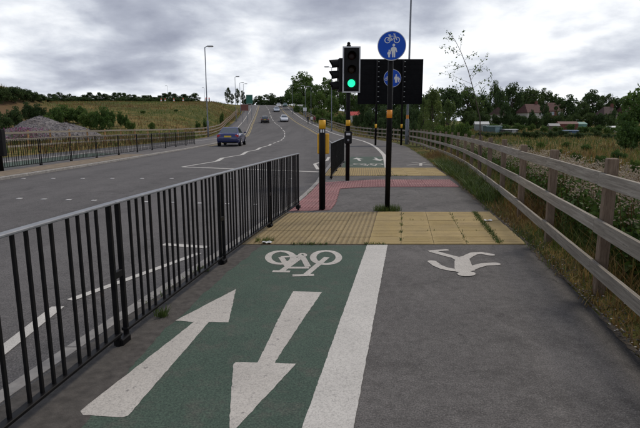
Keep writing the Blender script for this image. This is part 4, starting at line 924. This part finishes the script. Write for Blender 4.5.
LB = dict(hill=('green shrub growing on the bare earth hill behind the gravel heap', 'shrubs on the earth hill'),
          slope=('bushy green shrub at the foot of the embankment by the gravel heap', 'shrubs below the embankment'),
          bank=('small shrub dotted on the open grass embankment', 'small shrubs dotted on the embankment'),
          row=('dark conifer in the row along the embankment top', 'pine row on the embankment'),
          crest=('round dark tree beyond the crest of the road', 'trees beyond the road crest'),
          pop=('tall narrow tree behind the green direction sign', 'narrow trees behind the green sign'),
          big=('tall spreading tree in the wood right of the climbing road', 'wood right of the climbing road'),
          mid=('dark shrub behind the large sign and the fence bend', 'shrubs behind the large sign'),
          mid2=('dark leafy tree standing behind the large dark sign back', 'trees behind the large sign'),
          house=('large dark tree among the houses beyond the field', 'trees among the houses'),
          hedge=('low hedge shrub between the dry field and the allotment sheds', 'hedge along the allotments'),
          slope2=('shrub on the grass slope beside the rising path', 'shrubs on the slope by the rising path'))
LB.update(hl_=('dark tree behind the feathery young trees and thin sapling', 'trees behind the sapling'), hm_=('dark tree around the red roofed and brick houses', 'trees around the red roofed houses'),
          hr_=('dark tree around the brown hipped roof house beyond the allotments', 'trees around the hipped roof house'), hb_=('low dark shrub below the houses behind the allotments', 'shrubs below the houses'))
def many(kind, key, lst, dark=None, sink=0.):
    for q in lst:
        k = key if key != 'house' else ('hb_' if kind == 'bush' else 'hl_' if q[0] < 488 else 'hm_' if q[0] < 562 else 'hr_')
        tree(kind, *q, *LB[k], dark, sink)
many('bush', 'hill', [(2, 83, 66, 20), (-10, 82, 66, 22), (14, 83.5, 68, 20), (24, 86.5, 70, 16), (33, 89, 72, 15), (41, 93, 74, 13), (-4, 100, 56, 14), (16, 104, 58, 16), (30, 100, 62, 16), (40, 102, 62, 16), (48, 98, 78, 12), (6, 112, 54, 15), (-24, 82, 68, 20), (-40, 81, 70, 22), (-58, 82, 68, 20), (-75, 84, 68, 22), (-30, 98, 58, 16), (-52, 104, 56, 18)], M_leafd)
many('bush', 'slope', [(56, 105, 62, 18), (66, 103, 66, 22), (78, 104, 66, 22), (90, 109, 62, 22), (102, 104, 60, 22), (110, 108, 63, 14), (121, 110.5, 66, 9), (126, 113, 64, 8), (131, 118, 60, 10), (50, 112, 58, 14)])
many('bush', 'bank', [(206, 117, 78, 7), (198, 120, 74, 6), (152, 121, 62, 7), (143, 113, 88, 6), (176, 111, 95, 5), (222, 110, 92, 5)])
row = [(x, 94.5 + rnd.uniform(-2.2, 2.6), 178 + rnd.uniform(-8, 10), rnd.uniform(9, 14)) for x in range(50, 197, 5)]
many('willow', 'row', row[::2], M_leafd); many('pine', 'row', row[1::2])
many('bush', 'row', [])
for x in range(54, 197, 6): tree('bush', x, 97.3 + rnd.uniform(-1.6, 1.6), 172 + rnd.uniform(-5, 5), 12, 'low dark shrub beneath the pine row on the embankment', 'shrubs beneath the pine row', M_leafd)
many('poplar', 'pop', [(228, 88, 205, 5), (237.5, 89, 210, 4.5), (243, 91, 215, 4), (232, 94, 208, 4)])
many('broad', 'crest', [(259.5, 95.5, 262, 12), (251, 99, 270, 9), (271, 93.5, 265, 15), (280, 95.5, 268, 12), (287.5, 93.5, 262, 12), (246, 98, 275, 9), (264, 99.5, 300, 14), (276, 98, 300, 14)], M_leafd)
many('broad', 'big', [(303, 72.5, 172, 25), (291, 88, 185, 13), (313.5, 83, 165, 16), (327, 77.5, 160, 17), (337, 82, 155, 15), (320, 92, 150, 14), (345, 86, 150, 14), (297, 92, 165, 14), (309, 92, 155, 14), (332, 94, 135, 14), (354, 93, 150, 14), (364, 92, 150, 16)])
many('bush', 'slope2', [(297, 103, 150, 8), (305, 104, 140, 10), (314, 106, 130, 10), (322, 107, 120, 11), (330, 110, 110, 12), (338, 112, 105, 12), (346, 113, 100, 10), (318, 113, 105, 7), (326, 116, 98, 8), (340, 118, 92, 8)])
many('bush', 'mid', [(356, 112, 90, 9), (364, 119, 80, 10), (372, 104, 70, 20), (384, 103, 66, 20), (396, 102, 62, 20), (408, 101, 58, 20), (417, 103, 55, 17), (426, 108, 52, 16), (379, 116, 58, 14), (392, 116, 56, 14), (412, 118, 50, 12)], M_leafd)
many('broad', 'mid2', [(362, 97, 95, 16), (374, 95, 92, 18), (386, 94, 90, 18), (398, 94, 88, 18), (410, 93, 86, 18), (420, 95, 84, 16)], M_leafd)
many('broad', 'house', [(430, 90, 118, 22), (447, 84.5, 125, 30), (466, 88, 130, 24), (481, 92, 150, 20), (493, 81.5, 190, 12), (499, 86, 185, 12), (511, 83.5, 195, 20), (529, 85.5, 205, 22), (542, 89, 210, 15), (552, 94, 205, 13), (566, 95.5, 150, 24), (580, 99, 190, 15), (590, 90.5, 195, 22), (604, 94, 200, 17), (614, 96, 205, 15), (624, 98, 205, 15), (632, 97, 200, 14), (505, 103, 130, 12), (544, 104, 140, 11), (531, 110, 138, 6), (648, 95, 190, 20), (556, 98, 215, 16), (520, 92, 215, 18), (477, 98, 140, 16)], M_leafd)
many('bush', 'house', [(528, 112, 136, 7), (610, 106, 145, 12), (588, 110, 140, 16), (600, 111, 138, 14), (575, 112, 142, 12), (622, 110, 140, 14), (516, 113, 140, 11), (545, 113, 138, 10), (484, 110, 120, 14), (470, 107, 110, 16), (496, 112, 135, 12), (508, 111.5, 132, 13), (522, 113, 130, 12), (536, 112.5, 128, 13), (547, 111.5, 130, 13), (558, 111, 128, 14), (567, 114, 132, 12), (612, 114, 130, 11), (632, 113, 130, 12)], M_leafd)
hl = [(x, 131 + rnd.uniform(-2.5, 2.5), 70 + rnd.uniform(-5, 7), rnd.uniform(9, 15)) for x in range(462, 660, 9)]
many('bush', 'hedge', hl, M_leafd)
for x in range(466, 640, 13): tree('bush', x, 124 + rnd.uniform(-2, 2), 92 + rnd.uniform(-6, 6), rnd.uniform(9, 16), 'leafy shrub growing between the allotment sheds', 'shrubs between the allotment sheds')
tree('willow', 432, 91, 37, 27, 'feathery young tree right behind the timber fence beside the large sign', None)
tree('willow', 447, 102, 34, 27, 'lower feathery young tree behind the timber fence', None)
tree('willow', 423, 100, 43, 17, 'small feathery young tree against the edge of the large sign', None)
tree('bush', 462, 116, 27, 22, 'rounded shrub below the thin sapling behind the fence', None)
tree('bush', 441, 121, 33, 24, 'leafy shrub low behind the timber fence under the young trees', None)
tree('broad', 641, 87, 38, 48, 'large spreading green tree standing alone on the dry field', None)
tree('bush', 628, 118, 36, 30, 'shrub at the foot of the spreading green tree', None)

for px, py, d, wp in ((575, 150, 22, 14), (556, 147, 26, 12), (600, 152, 19, 16), (527, 143, 30, 12), (540, 141, 36, 10), (618, 147, 24, 16), (586, 143, 34, 12), (634, 156, 17, 14), (508, 141, 31, 10), (566, 141, 42, 10)):
    tree('bush', px, py, d, wp, 'low green weed clump growing in the dry field', 'weed clumps in the dry field')
# thin sapling with sparse leaves
def sapling():
    d = 13.6; x0 = atx(481, d); z0 = Zf(x0, d); t = thing('sapling', (x0, d, z0), 'thin bare sapling with few small leaves leaning above the fence', 'tree'); r_ = np.random.default_rng(5)
    def W(px, py, dy=0.): return Vector((atx(px, d, topz(py, d)) - x0, dy, topz(py, d) - z0))
    st_ = [Vector((0, 0, -.1)), W(480, 118), W(473, 88), W(468, 70), W(461, 52), W(455, 40), W(446, 30)]
    tb = MB().tube(st_, [.016, .014, .011, .009, .007, .005, .002], 7)
    Q = []
    br = [((478, 110), (495, 92)), ((476, 100), (455, 88)), ((475, 97), (490, 80)), ((472, 84), (440, 72)), ((471, 80), (488, 62)), ((470, 76), (484, 56)), ((467, 66), (444, 66)), ((468, 70), (486, 70)), ((465, 60), (478, 52)), ((463, 56), (448, 50)), ((461, 52), (443, 43)), ((460, 50), (465, 30)), ((456, 42), (447, 36)), ((474, 92), (452, 80)), ((477, 104), (468, 88)), ((473, 88), (493, 76)), ((466, 63), (455, 72))]
    for a, b in br:
        dy = r_.uniform(-.45, .45); A, B = W(*a), W(*b, dy); md = A.lerp(B, .5) + Vector((0, 0, .03)); tb.tube([A, md, B], [.004, .003, .0015], 5)
        for k in range(26):
            f = r_.uniform(.25, 1.06); p = A.lerp(md, f * 2) if f < .5 else md.lerp(B, f * 2 - 1); Q.append(np.array(p) + r_.normal(size=3) * .035)
    for k in range(24): p = st_[5].lerp(st_[6], r_.uniform(0, 1)); Q.append(np.array(p) + r_.normal(size=3) * .03)
    Q = np.array(Q); n = len(Q); a = r_.normal(size=(n, 3)); a[:, 2] -= .5; a /= np.linalg.norm(a, axis=1)[:, None]; b = np.cross(a, r_.normal(size=(n, 3))); b /= np.linalg.norm(b, axis=1)[:, None]; s = r_.uniform(.03, .075, n)[:, None]
    V, Fq = quads(np.stack([Q, Q + a * s * .5 + b * s * .3, Q + a * s, Q + a * s * .5 - b * s * .3], 1))
    tb.build('trunk', M_bark, t); link('crown', npmesh('crown', V, Fq, M_leaf), t)
sapling()

# ------------------------------------------------------------------ grass, weeds, wild flowers
def blades(P_, hgt, wid, lean, r_, mi):
    n = len(P_); a = r_.uniform(0, 6.283, n); d = np.stack([np.cos(a), np.sin(a), np.zeros(n)], 1); s = np.stack([-np.sin(a), np.cos(a), np.zeros(n)], 1); up = np.array([0, 0, 1.])
    h = (hgt * r_.uniform(.5, 1.25, n))[:, None]; wd = (wid * r_.uniform(.7, 1.3, n))[:, None]; ln = (lean * r_.uniform(.1, 1.2, n))[:, None] * h
    m = P_ + up * h * .55 + d * ln * .35; tp = P_ + up * h * .95 + d * ln
    V = np.stack([P_ - s * wd, P_ + s * wd, m + s * wd * .8, m - s * wd * .8, tp], 1).reshape(-1, 3); i = np.arange(n)[:, None] * 5
    return V, np.concatenate([i + np.array([[0, 1, 2, 3]]), i + np.array([[3, 2, 4, 4]])], 1).reshape(-1, 4), np.repeat(mi, 2)
def grass_obj(name, P_, hgt, wid, lean, mi, mats, label):
    V, Fq, m_ = blades(P_, hgt, wid, lean, rng, mi)
    q = Fq.reshape(-1, 2, 4); n = len(P_)
    # tips as triangles: separate meshes joined by using degenerate-free quads
    V2 = V.reshape(n, 5, 3); tip = V2[:, 4]; e_ = (V2[:, 2] - V2[:, 3]) * .12
    V3 = np.stack([V2[:, 0], V2[:, 1], V2[:, 2], V2[:, 3], tip + e_, tip - e_], 1).reshape(-1, 3); i = np.arange(n)[:, None] * 6
    F3 = np.concatenate([i + np.array([[0, 1, 2, 3]]), i + np.array([[3, 2, 4, 5]])], 1).reshape(-1, 4)
    return tag(link(name, npmesh(name, V3, F3, mats, False, m_)), label, 'grass', kind='stuff')
MG = [M_grassg, M_grassd, M_grassb]
def pick(x, y, s, g, d_):                           # species patches: green / dry / brown
    v = vnoise(x, y, s, 21) + rng.normal(0, .25, len(x)); return np.where(v > g, 0, np.where(v > d_, 1, 2)).astype(np.int32)
def scatter(n, ya, yb, oa, ob, base, ypow=1., opow=1.):
    y = ya + (yb - ya) * rng.uniform(0, 1, n) ** ypow; o = oa + (ob - oa) * rng.uniform(0, 1, n) ** opow; x = base(y) + o
    return np.stack([x, y, Z(x, y) - .01], 1)
P_ = scatter(34000, -1, 26, .05, 3.0, xp, 1.35, 1.5); v_ = np.minimum(1, .25 + .9 * ss(.05, .9, P_[:, 0] - xp(P_[:, 1])))
grass_obj('verge_grass', P_, .38 * v_, .0048, .9, pick(P_[:, 0], P_[:, 1], 1.1, .25, -.15), MG, 'mixed dry and green grass beneath the timber fence')
P_ = scatter(2600, 1, 32, -.06, .22, xp, 1.2); P_[:, 2] = pathz(P_[:, 0], P_[:, 1]) - .01
keep = vnoise(P_[:, 0], P_[:, 1], 2.6, 31) > .0; P_ = P_[keep]
grass_obj('edge_grass', P_, .09, .004, .9, pick(P_[:, 0], P_[:, 1], 2., -.3, -.7), MG, 'short grass creeping over the path edge')
P_ = scatter(4200, 9.5, 19, .05, 1.0, xp, 1.); grass_obj('verge_weeds', P_, .30, .011, .9, np.zeros(len(P_), np.int32), MG, 'green weeds crowding the path edge below the fence')
P_ = scatter(34000, 0, 34, 2.2, 22, xp, 1.2, 1.2); grass_obj('field_grass', P_, .42, .010, .7, pick(P_[:, 0], P_[:, 1], .5, .0, -.2), MG, 'tall dry grass in the field near the fence')
P_ = scatter(46000, 18, 120, 3, 95, xp, 1.15, 1.1); P_ = P_[P_[:, 0] > -6]; grass_obj('field_grass', P_, .5, .03, .6, pick(P_[:, 0], P_[:, 1] * 1.6, .14, .2, -.3), MG, 'pale dry grass across the open field')
y = rng.uniform(26, 170, 42000); o = rng.uniform(.4, 1, 42000) ** 1. * 0 + 70 * rng.uniform(0, 1, 42000) ** 1.3 + .5; x = xq(y) - o; kp = np.hypot(x + 47, y - 62) + 5 * vnoise(x, y, .3, 77) > 13; x, y = x[kp], y[kp]; P_ = np.stack([x, y, Z(x, y) - .01], 1)
grass_obj('embankment_grass', P_, .38, .03, .6, pick(x, y, .16, .12, .0), MG, 'patchy grass on the embankment across the road')
y = rng.uniform(60, 190, 9000); x = xp(y) + .6 + 26 * rng.uniform(0, 1, 9000); grass_obj('slope_grass', np.stack([x, y, Z(x, y) - .01], 1), .45, .03, .6, pick(x, y, .2, -.3, -.9), MG, 'green grass on the slope beside the rising path')

def flowers():                                      # faded white flower heads on leafy stems behind the fence
    n = 1700; y = 1.2 + 23 * rng.uniform(0, 1, n) ** 1.5; x = xf(y) + .45 + np.abs(rng.normal(0, .42, n)); keep = vnoise(x, y, .9, 41) > -.45; x, y = x[keep], y[keep]; n = len(x); z = Z(x, y)
    h = rng.uniform(.62, 1.0, n); S = MB(); heads = []; lv = []
    for i in range(n):
        b = Vector((x[i], y[i], z[i] - .02)); tp = b + Vector((rng.normal(0, .06), rng.normal(0, .06), h[i])); S.tube([b, tp], [.005, .003], 3, cap=False)
        for k in range(rng.integers(9, 18)): 
            f = rng.normal(0, 1, 3) * np.array([.075, .075, .05]); heads.append(np.array(tp) + f)
        for k in range(36): f = rng.uniform(.05, .86); lv.append(np.array(b.lerp(tp, f)) + rng.normal(0, .06, 3))
    tag(S.build('flower_stems', M_grassb), 'brown upright stems of the faded flowers behind the fence', 'stems', kind='stuff')
    Hd = np.array(heads); Q = leaves(Hd, np.full(len(Hd), .012), 4, .019, rng, .8, 0.); V, Fq = quads(Q); tag(link('flower_heads', npmesh('flower_heads', V, Fq, M_fluff)), 'faded white and brown flower heads behind the timber fence', 'flowers', kind='stuff')
    Lv = np.array(lv); Q = leaves(Lv, np.full(len(Lv), .02), 1, .055, rng, 1, 0.); V, Fq = quads(Q); tag(link('flower_foliage', npmesh('flower_foliage', V, Fq, M_leaf)), 'green foliage below the faded flower heads', 'foliage', kind='stuff')
flowers()
def pinkflowers():
    n = 260; P0 = np.array([(-17.5 - 3 * rng.uniform(), 30 + 4 * rng.uniform(), 0) for _ in range(n)]); x = np.array([atx(q, 36.) for q in rng.uniform(8, 36, n)]); y = 36 + rng.uniform(-1, 2, n); z = Z(x, y); P0 = np.stack([x, y, z + rng.uniform(.5, 1.3, n)], 1)
    Q = leaves(P0, np.full(n, .05), 5, .06, rng, 1.5, 0.); V, Fq = quads(Q); S = MB()
    for p, zz_ in zip(P0, z): S.tube([(p[0], p[1], zz_ - .05), (p[0], p[1], p[2])], [.008, .005], 3, cap=False)
    tag(S.build('weed_stems', M_grassg), 'green weed stems before the gravel heap', 'stems', kind='stuff'); tag(link('pink_weeds', npmesh('pink_weeds', V, Fq, simple('pink petals', (.33, .08, .22), .7))), 'pink flowering weeds before the gravel heap', 'flowers', kind='stuff')
pinkflowers()
def tuft(name, cx, cy, r, n, hgt, label, cat='grass tuft', zf=pathz, wid=.004):
    a = rng.uniform(0, 6.283, n); q = r * np.sqrt(rng.uniform(0, 1, n)); x = np.cos(a) * q; y = np.sin(a) * q * .6; t = thing(name, (cx, cy, float(zf(cx, cy))), label, cat)
    V, Fq, mi = blades(np.stack([x, y, np.zeros(n) - .01], 1), np.full(n, hgt), wid, .8, rng, np.zeros(n, np.int32)); V2 = V.reshape(n, 5, 3); e_ = (V2[:, 2] - V2[:, 3]) * .12
    V3 = np.stack([V2[:, 0], V2[:, 1], V2[:, 2], V2[:, 3], V2[:, 4] + e_, V2[:, 4] - e_], 1).reshape(-1, 3); i = np.arange(n)[:, None] * 6
    link('blades', npmesh('blades', V3, np.concatenate([i + np.array([[0, 1, 2, 3]]), i + np.array([[3, 2, 4, 5]])], 1).reshape(-1, 4), M_grassg), t)
tuft('grass_tuft', 1.2, 8.72, .25, 420, .12, 'green grass tuft at the foot of the blue sign pole')
tuft('grass_tuft', -1.26, 3.75, .05, 60, .09, 'small grass tuft by the railing beside the big arrow')
tuft('grass_tuft', -1.22, 5.0, .06, 60, .08, 'small grass tuft at the railing foot beside the bicycle symbol')
tuft('grass_tuft', -.72, 6.3, .12, 150, .08, 'grass tuft where railing meets the ribbed paving')
def joint_weeds():
    P_ = []
    for c, n in ((1.03, 90), (1.87, 60), (2.29, 900)):
        for k in range(n):
            y = rng.uniform(6.2, 8.5) if c != 1.03 else rng.choice([6.4, 6.9, 7.4, 7.9, 8.3]) + rng.normal(0, .05); x = c + (y - 6.16) * SH + rng.normal(0, .022 if c > 2 else .012); P_.append((x, y, .008))
    for k in range(420): x = rng.uniform(-.9, 1.0); P_.append((x, 6.165 + rng.normal(0, .012), .004)) if vnoise(np.array([x]), np.array([0.]), 5., 8)[0] > .1 else None
    for k in range(60): P_.append((rng.choice([1.55, 2.2, 2.5]) + rng.normal(0, .06), rng.choice([6.97, 7.77]) + rng.normal(0, .01), .008)) if rng.uniform() > .5 else None
    for k in range(160): x = rng.normal(2.0, .3); P_.append((x, 14.84 + rng.normal(0, .03), .008))
    for k in range(240): y = rng.uniform(4, 12); P_.append((float(xr(y)) + KW + rng.normal(.01, .02), y, 0.)) if vnoise(np.array([0.]), np.array([y]), 2.2, 4)[0] > 0 else None
    P_ = np.array(P_); P_[:, 2] += dip(P_[:, 0], P_[:, 1]); grass_obj('joint_weeds', P_, .035, .004, 1.0, np.zeros(len(P_), np.int32), MG, 'weeds growing in the joints of the buff paving')
joint_weeds()
def litter():                                       # stones and leaf litter at the path edge
    m = MB(); ico = [(1, 0, 0), (-1, 0, 0), (0, 1, 0), (0, -1, 0), (0, 0, 1), (0, 0, -1)]; ic = [(0, 2, 4), (2, 1, 4), (1, 3, 4), (3, 0, 4), (2, 0, 5), (1, 2, 5), (3, 1, 5), (0, 3, 5)]
    for k in range(2600):
        y = 1.5 + 12 * rng.uniform() ** 1.3; x = float(xp(y)) + rng.normal(.05, .1); r_ = rng.uniform(.004, .012); rot = Matrix.Rotation(rng.uniform(0, 6), 3, 'Z')
        m.add([rot @ Vector((a[0] * r_ * 1.2, a[1] * r_, a[2] * r_ * .6)) + Vector((x, y, float(pathz(x, y)) - .005 + (.0 if x < xp(y) else .012))) for a in ico], ic, int(rng.uniform() > .86))
    tag(m.build('path_edge_stones', [M_soil, simple('pale stones', (.42, .38, .33), .9, var=.3)]), 'loose stones and dead leaves along the path edge', 'stones', kind='stuff')
litter()

def scrap(px, py, label):
    x, y = G(px, py); m = MB(); n = 5; vs = [(i * .03 - .06, j * .022 - .04, .014 + rng.uniform(0, .022)) for j in range(n) for i in range(n)]; o = m.add(vs, [(j * n + i, j * n + i + 1, (j + 1) * n + i + 1, (j + 1) * n + i) for j in range(n - 1) for i in range(n - 1)]).build('paper_scrap', M_signwhite, None, loc=(x, y, .002)); tag(o, label, 'litter')
scrap(488, 222, 'white paper scrap on the buff paving by the timber fence'); scrap(267, 244, 'white paper scrap where the railing meets the ribbed paving')
# ------------------------------------------------------------------ houses and allotments
M_brick = simple('red brick', (.15, .06, .045), .9, var=.2, scale=3); M_render = simple('white render', (.5, .48, .45), .85, var=.08); M_tile = simple('red roof tiles', (.10, .045, .04), .85, var=.25, scale=2); M_tile2 = simple('brown roof tiles', (.085, .055, .05), .85, var=.25, scale=2)
def house(px, d, w_, dp, wall_h, roof_h, label, wall, roof, rz=0., hip=.0):
    z = Zf(atx(px, d, 0), d); x = atx(px, d, z); t = thing('house', (x, d, z), label, 'house', None, rz)
    MB().box((0, 0, wall_h / 2 - .3), (w_, dp, wall_h + .6)).build('wall', wall, t); o_ = .3; a, b = w_ / 2 + o_, dp / 2 + o_; rg = a - hip
    rf = MB().add([(-a, -b, wall_h), (a, -b, wall_h), (a, b, wall_h), (-a, b, wall_h), (-rg, 0, wall_h + roof_h), (rg, 0, wall_h + roof_h), (-a, -b, wall_h - .15), (a, -b, wall_h - .15), (a, b, wall_h - .15), (-a, b, wall_h - .15)], [(0, 1, 5, 4), (2, 3, 4, 5), (1, 2, 5), (3, 0, 4), (6, 7, 1, 0), (7, 8, 2, 1), (8, 9, 3, 2), (9, 6, 0, 3), (9, 8, 7, 6)]).build('roof', roof, t)
    MB().box((w_ * .28, .3, wall_h + roof_h), (.9, .7, 1.8)).box((w_ * .28 - .2, .3, wall_h + roof_h + 1.), (.2, .2, .4)).box((w_ * .28 + .2, .3, wall_h + roof_h + 1.), (.2, .2, .4)).build('chimney', M_brick, rf)
    for zc in ((1.4, 4.0) if wall_h > 4.5 else (1.4,)):
        for fx_ in (-.3, .3):
            o = MB().box((fx_ * w_, -dp / 2 - .02, zc), (1.5, .1, 1.2)).build('window', M_signwhite, t)
            for s in (-.36, .36): MB().box((fx_ * w_ + s, -dp / 2 - .075, zc), (.6, .02, 1.0)).build('pane', M_glass, o)
    dr = MB().box((0, -dp / 2 - .03, 1.05), (1., .1, 2.1)).build('door', M_tail, t); MB().lathe([(.04, 0), (.04, .06)], 8, M=RX, c=(.35, -dp / 2 - .08, 1.05)).build('handle', M_galv, dr)
house(530, 190, 8, 7, 4.6, 3.2, 'pale rendered house with red roof and brick side among dark trees', M_render, M_tile, .25, 1.5)
house(552, 190, 5, 7, 5.0, 3.0, 'red brick house with steep red roof partly behind a round tree', M_brick, M_tile, -.1)
house(606, 185, 7, 6, 2.6, 3.6, 'low house with brown hipped roof beyond the allotments', M_render, M_tile2, .2, 2.2)
house(497, 185, 5, 6, 4.4, 2.6, 'small white gabled house left of the red roofed house', M_render, M_tile2, 1.2)
house(629, 195, 7, 7, 4.2, 3.0, 'red roofed brick house mostly hidden behind the spreading field tree', M_brick, M_tile, 0., 1.)
house(357, 160, 7, 7, 3.6, 2.4, 'white house glimpsed between signal and large sign', M_render, M_tile2, .1)
def shed(px, d, w_, dp, h, label, wall, roof, cat='shed', rh=.5):
    z = Zf(atx(px, d, 0), d); x = atx(px, d, z); t = thing('shed', (x, d, z), label, cat, None, rnd.uniform(-.2, .2))
    n = max(4, int(w_ / .5))
    MB().box((0, 0, h / 2 - .15), (w_, dp, h + .3)).build('wall', wall, t)
    for k in range(n): MB().box((-w_ / 2 + (k + .5) * w_ / n, -dp / 2 - .015, h / 2), (w_ / n - .03, .03, h - .05)).build('board', wall, t)
    a, b = w_ / 2 + .12, dp / 2 + .12
    MB().add([(-a, -b, h), (a, -b, h), (a, b, h), (-a, b, h), (-a, 0, h + rh), (a, 0, h + rh)], [(0, 1, 5, 4), (2, 3, 4, 5), (1, 2, 5), (3, 0, 4), (3, 2, 1, 0)]).build('roof', roof, t)
    MB().box((w_ * .18, -dp / 2 - .04, h * .45), (.75, .03, h * .88)).build('door', roof, t)
c_ = lambda n, c, r=.7: simple(n, c, r, var=.15)
shed(579, 108, 1.9, 2.2, 1.8, 'small pale teal hut on the allotments', c_('teal boards', (.10, .22, .18)), c_('teal roof', (.14, .29, .25)))
shed(566, 104, 3.6, 2.6, 1.7, 'red brown shed beside the teal hut on the allotments', c_('red shed boards', (.15, .045, .035)), c_('red shed roof', (.12, .045, .04)))
shed(569, 88, 2.6, 1.4, .6, 'low dark blue covered store in front of the red shed', c_('blue boards', (.03, .06, .11)), c_('blue cover', (.06, .12, .2)), 'store', .15)
shed(613, 108, 2.6, 2.0, 1.0, 'low white polytunnel near the spreading tree', c_('white cladding', (.6, .62, .6)), c_('white cover', (.68, .7, .68)), 'polytunnel', .5)
shed(481, 92, 2.3, 2.2, 1.3, 'white roofed hut left of the grey green container', c_('white hut boards', (.25, .27, .26)), c_('white hut roof', (.5, .51, .5)))
shed(492, 86, 2.5, 2.2, 1.2, 'grey green storage container on the allotments', c_('container walls', (.07, .12, .12)), c_('container roof', (.22, .32, .34)), 'container', .1)
shed(509, 84, 2.2, 1.6, .7, 'low pale grey roofed bunker right of the container', c_('bunker walls', (.08, .09, .09)), c_('bunker roof', (.34, .36, .37)), 'store', .12)
shed(553, 100, 1.8, 1.8, 1.2, 'weathered grey roofed shed left of the red brown shed', c_('weathered boards', (.12, .09, .07)), c_('felt roof', (.3, .3, .3)))
shed(359, 118, 4.2, 3, 1.6, 'red roofed shed glimpsed behind the signal pole', c_('pale boards', (.5, .48, .45)), c_('bright red roof', (.42, .035, .03)), 'shed', .9)
shed(302, 160, 4.6, 2.6, 1.6, 'low white building among shrubs at the hilltop', c_('white panels', (.6, .6, .6)), c_('pale grey roof', (.6, .6, .62)), 'building', .3)

# ------------------------------------------------------------------ road works on the embankment
def cone(px, d):
    z = Zf(atx(px, d, 9), d); x = atx(px, d, z); z = Zf(x, d); t = thing('traffic_cone', (x, d, z), 'orange red traffic cone on the embankment top before the pines', 'traffic cone', 'cones on the embankment top')
    MB().box((0, 0, .04), (.8, .8, .1), bev=.03).build('base', M_rubber, t); MB().lathe([(.3, .08), (.22, .6), (.12, 1.35), (.06, 1.42)], 16).build('cone', M_cone, t, True); MB().lathe([(.236, .55), (.17, 1.0)], 16).build('white_sleeve', M_signwhite, t)
M_cone = simple('orange plastic', (.62, .07, .02), .5)
for q in (161.3, 165.3, 174, 183.2): cone(q, 152)
for px in (206.2, 209.3):
    d = 150; z = Zf(atx(px, d, 8), d); x = atx(px, d, z); t = thing('traffic_signal', (x, d, Zf(x, d)), 'distant traffic signal showing red on the embankment top', 'traffic signal', 'distant red signals'); h = topz(97.5, d) - Zf(x, d)
    pole(t, h, .08, z0=-.3); signal_head(t, (0, -.12, h - .55), 0, 0, .6, 1.2, False)
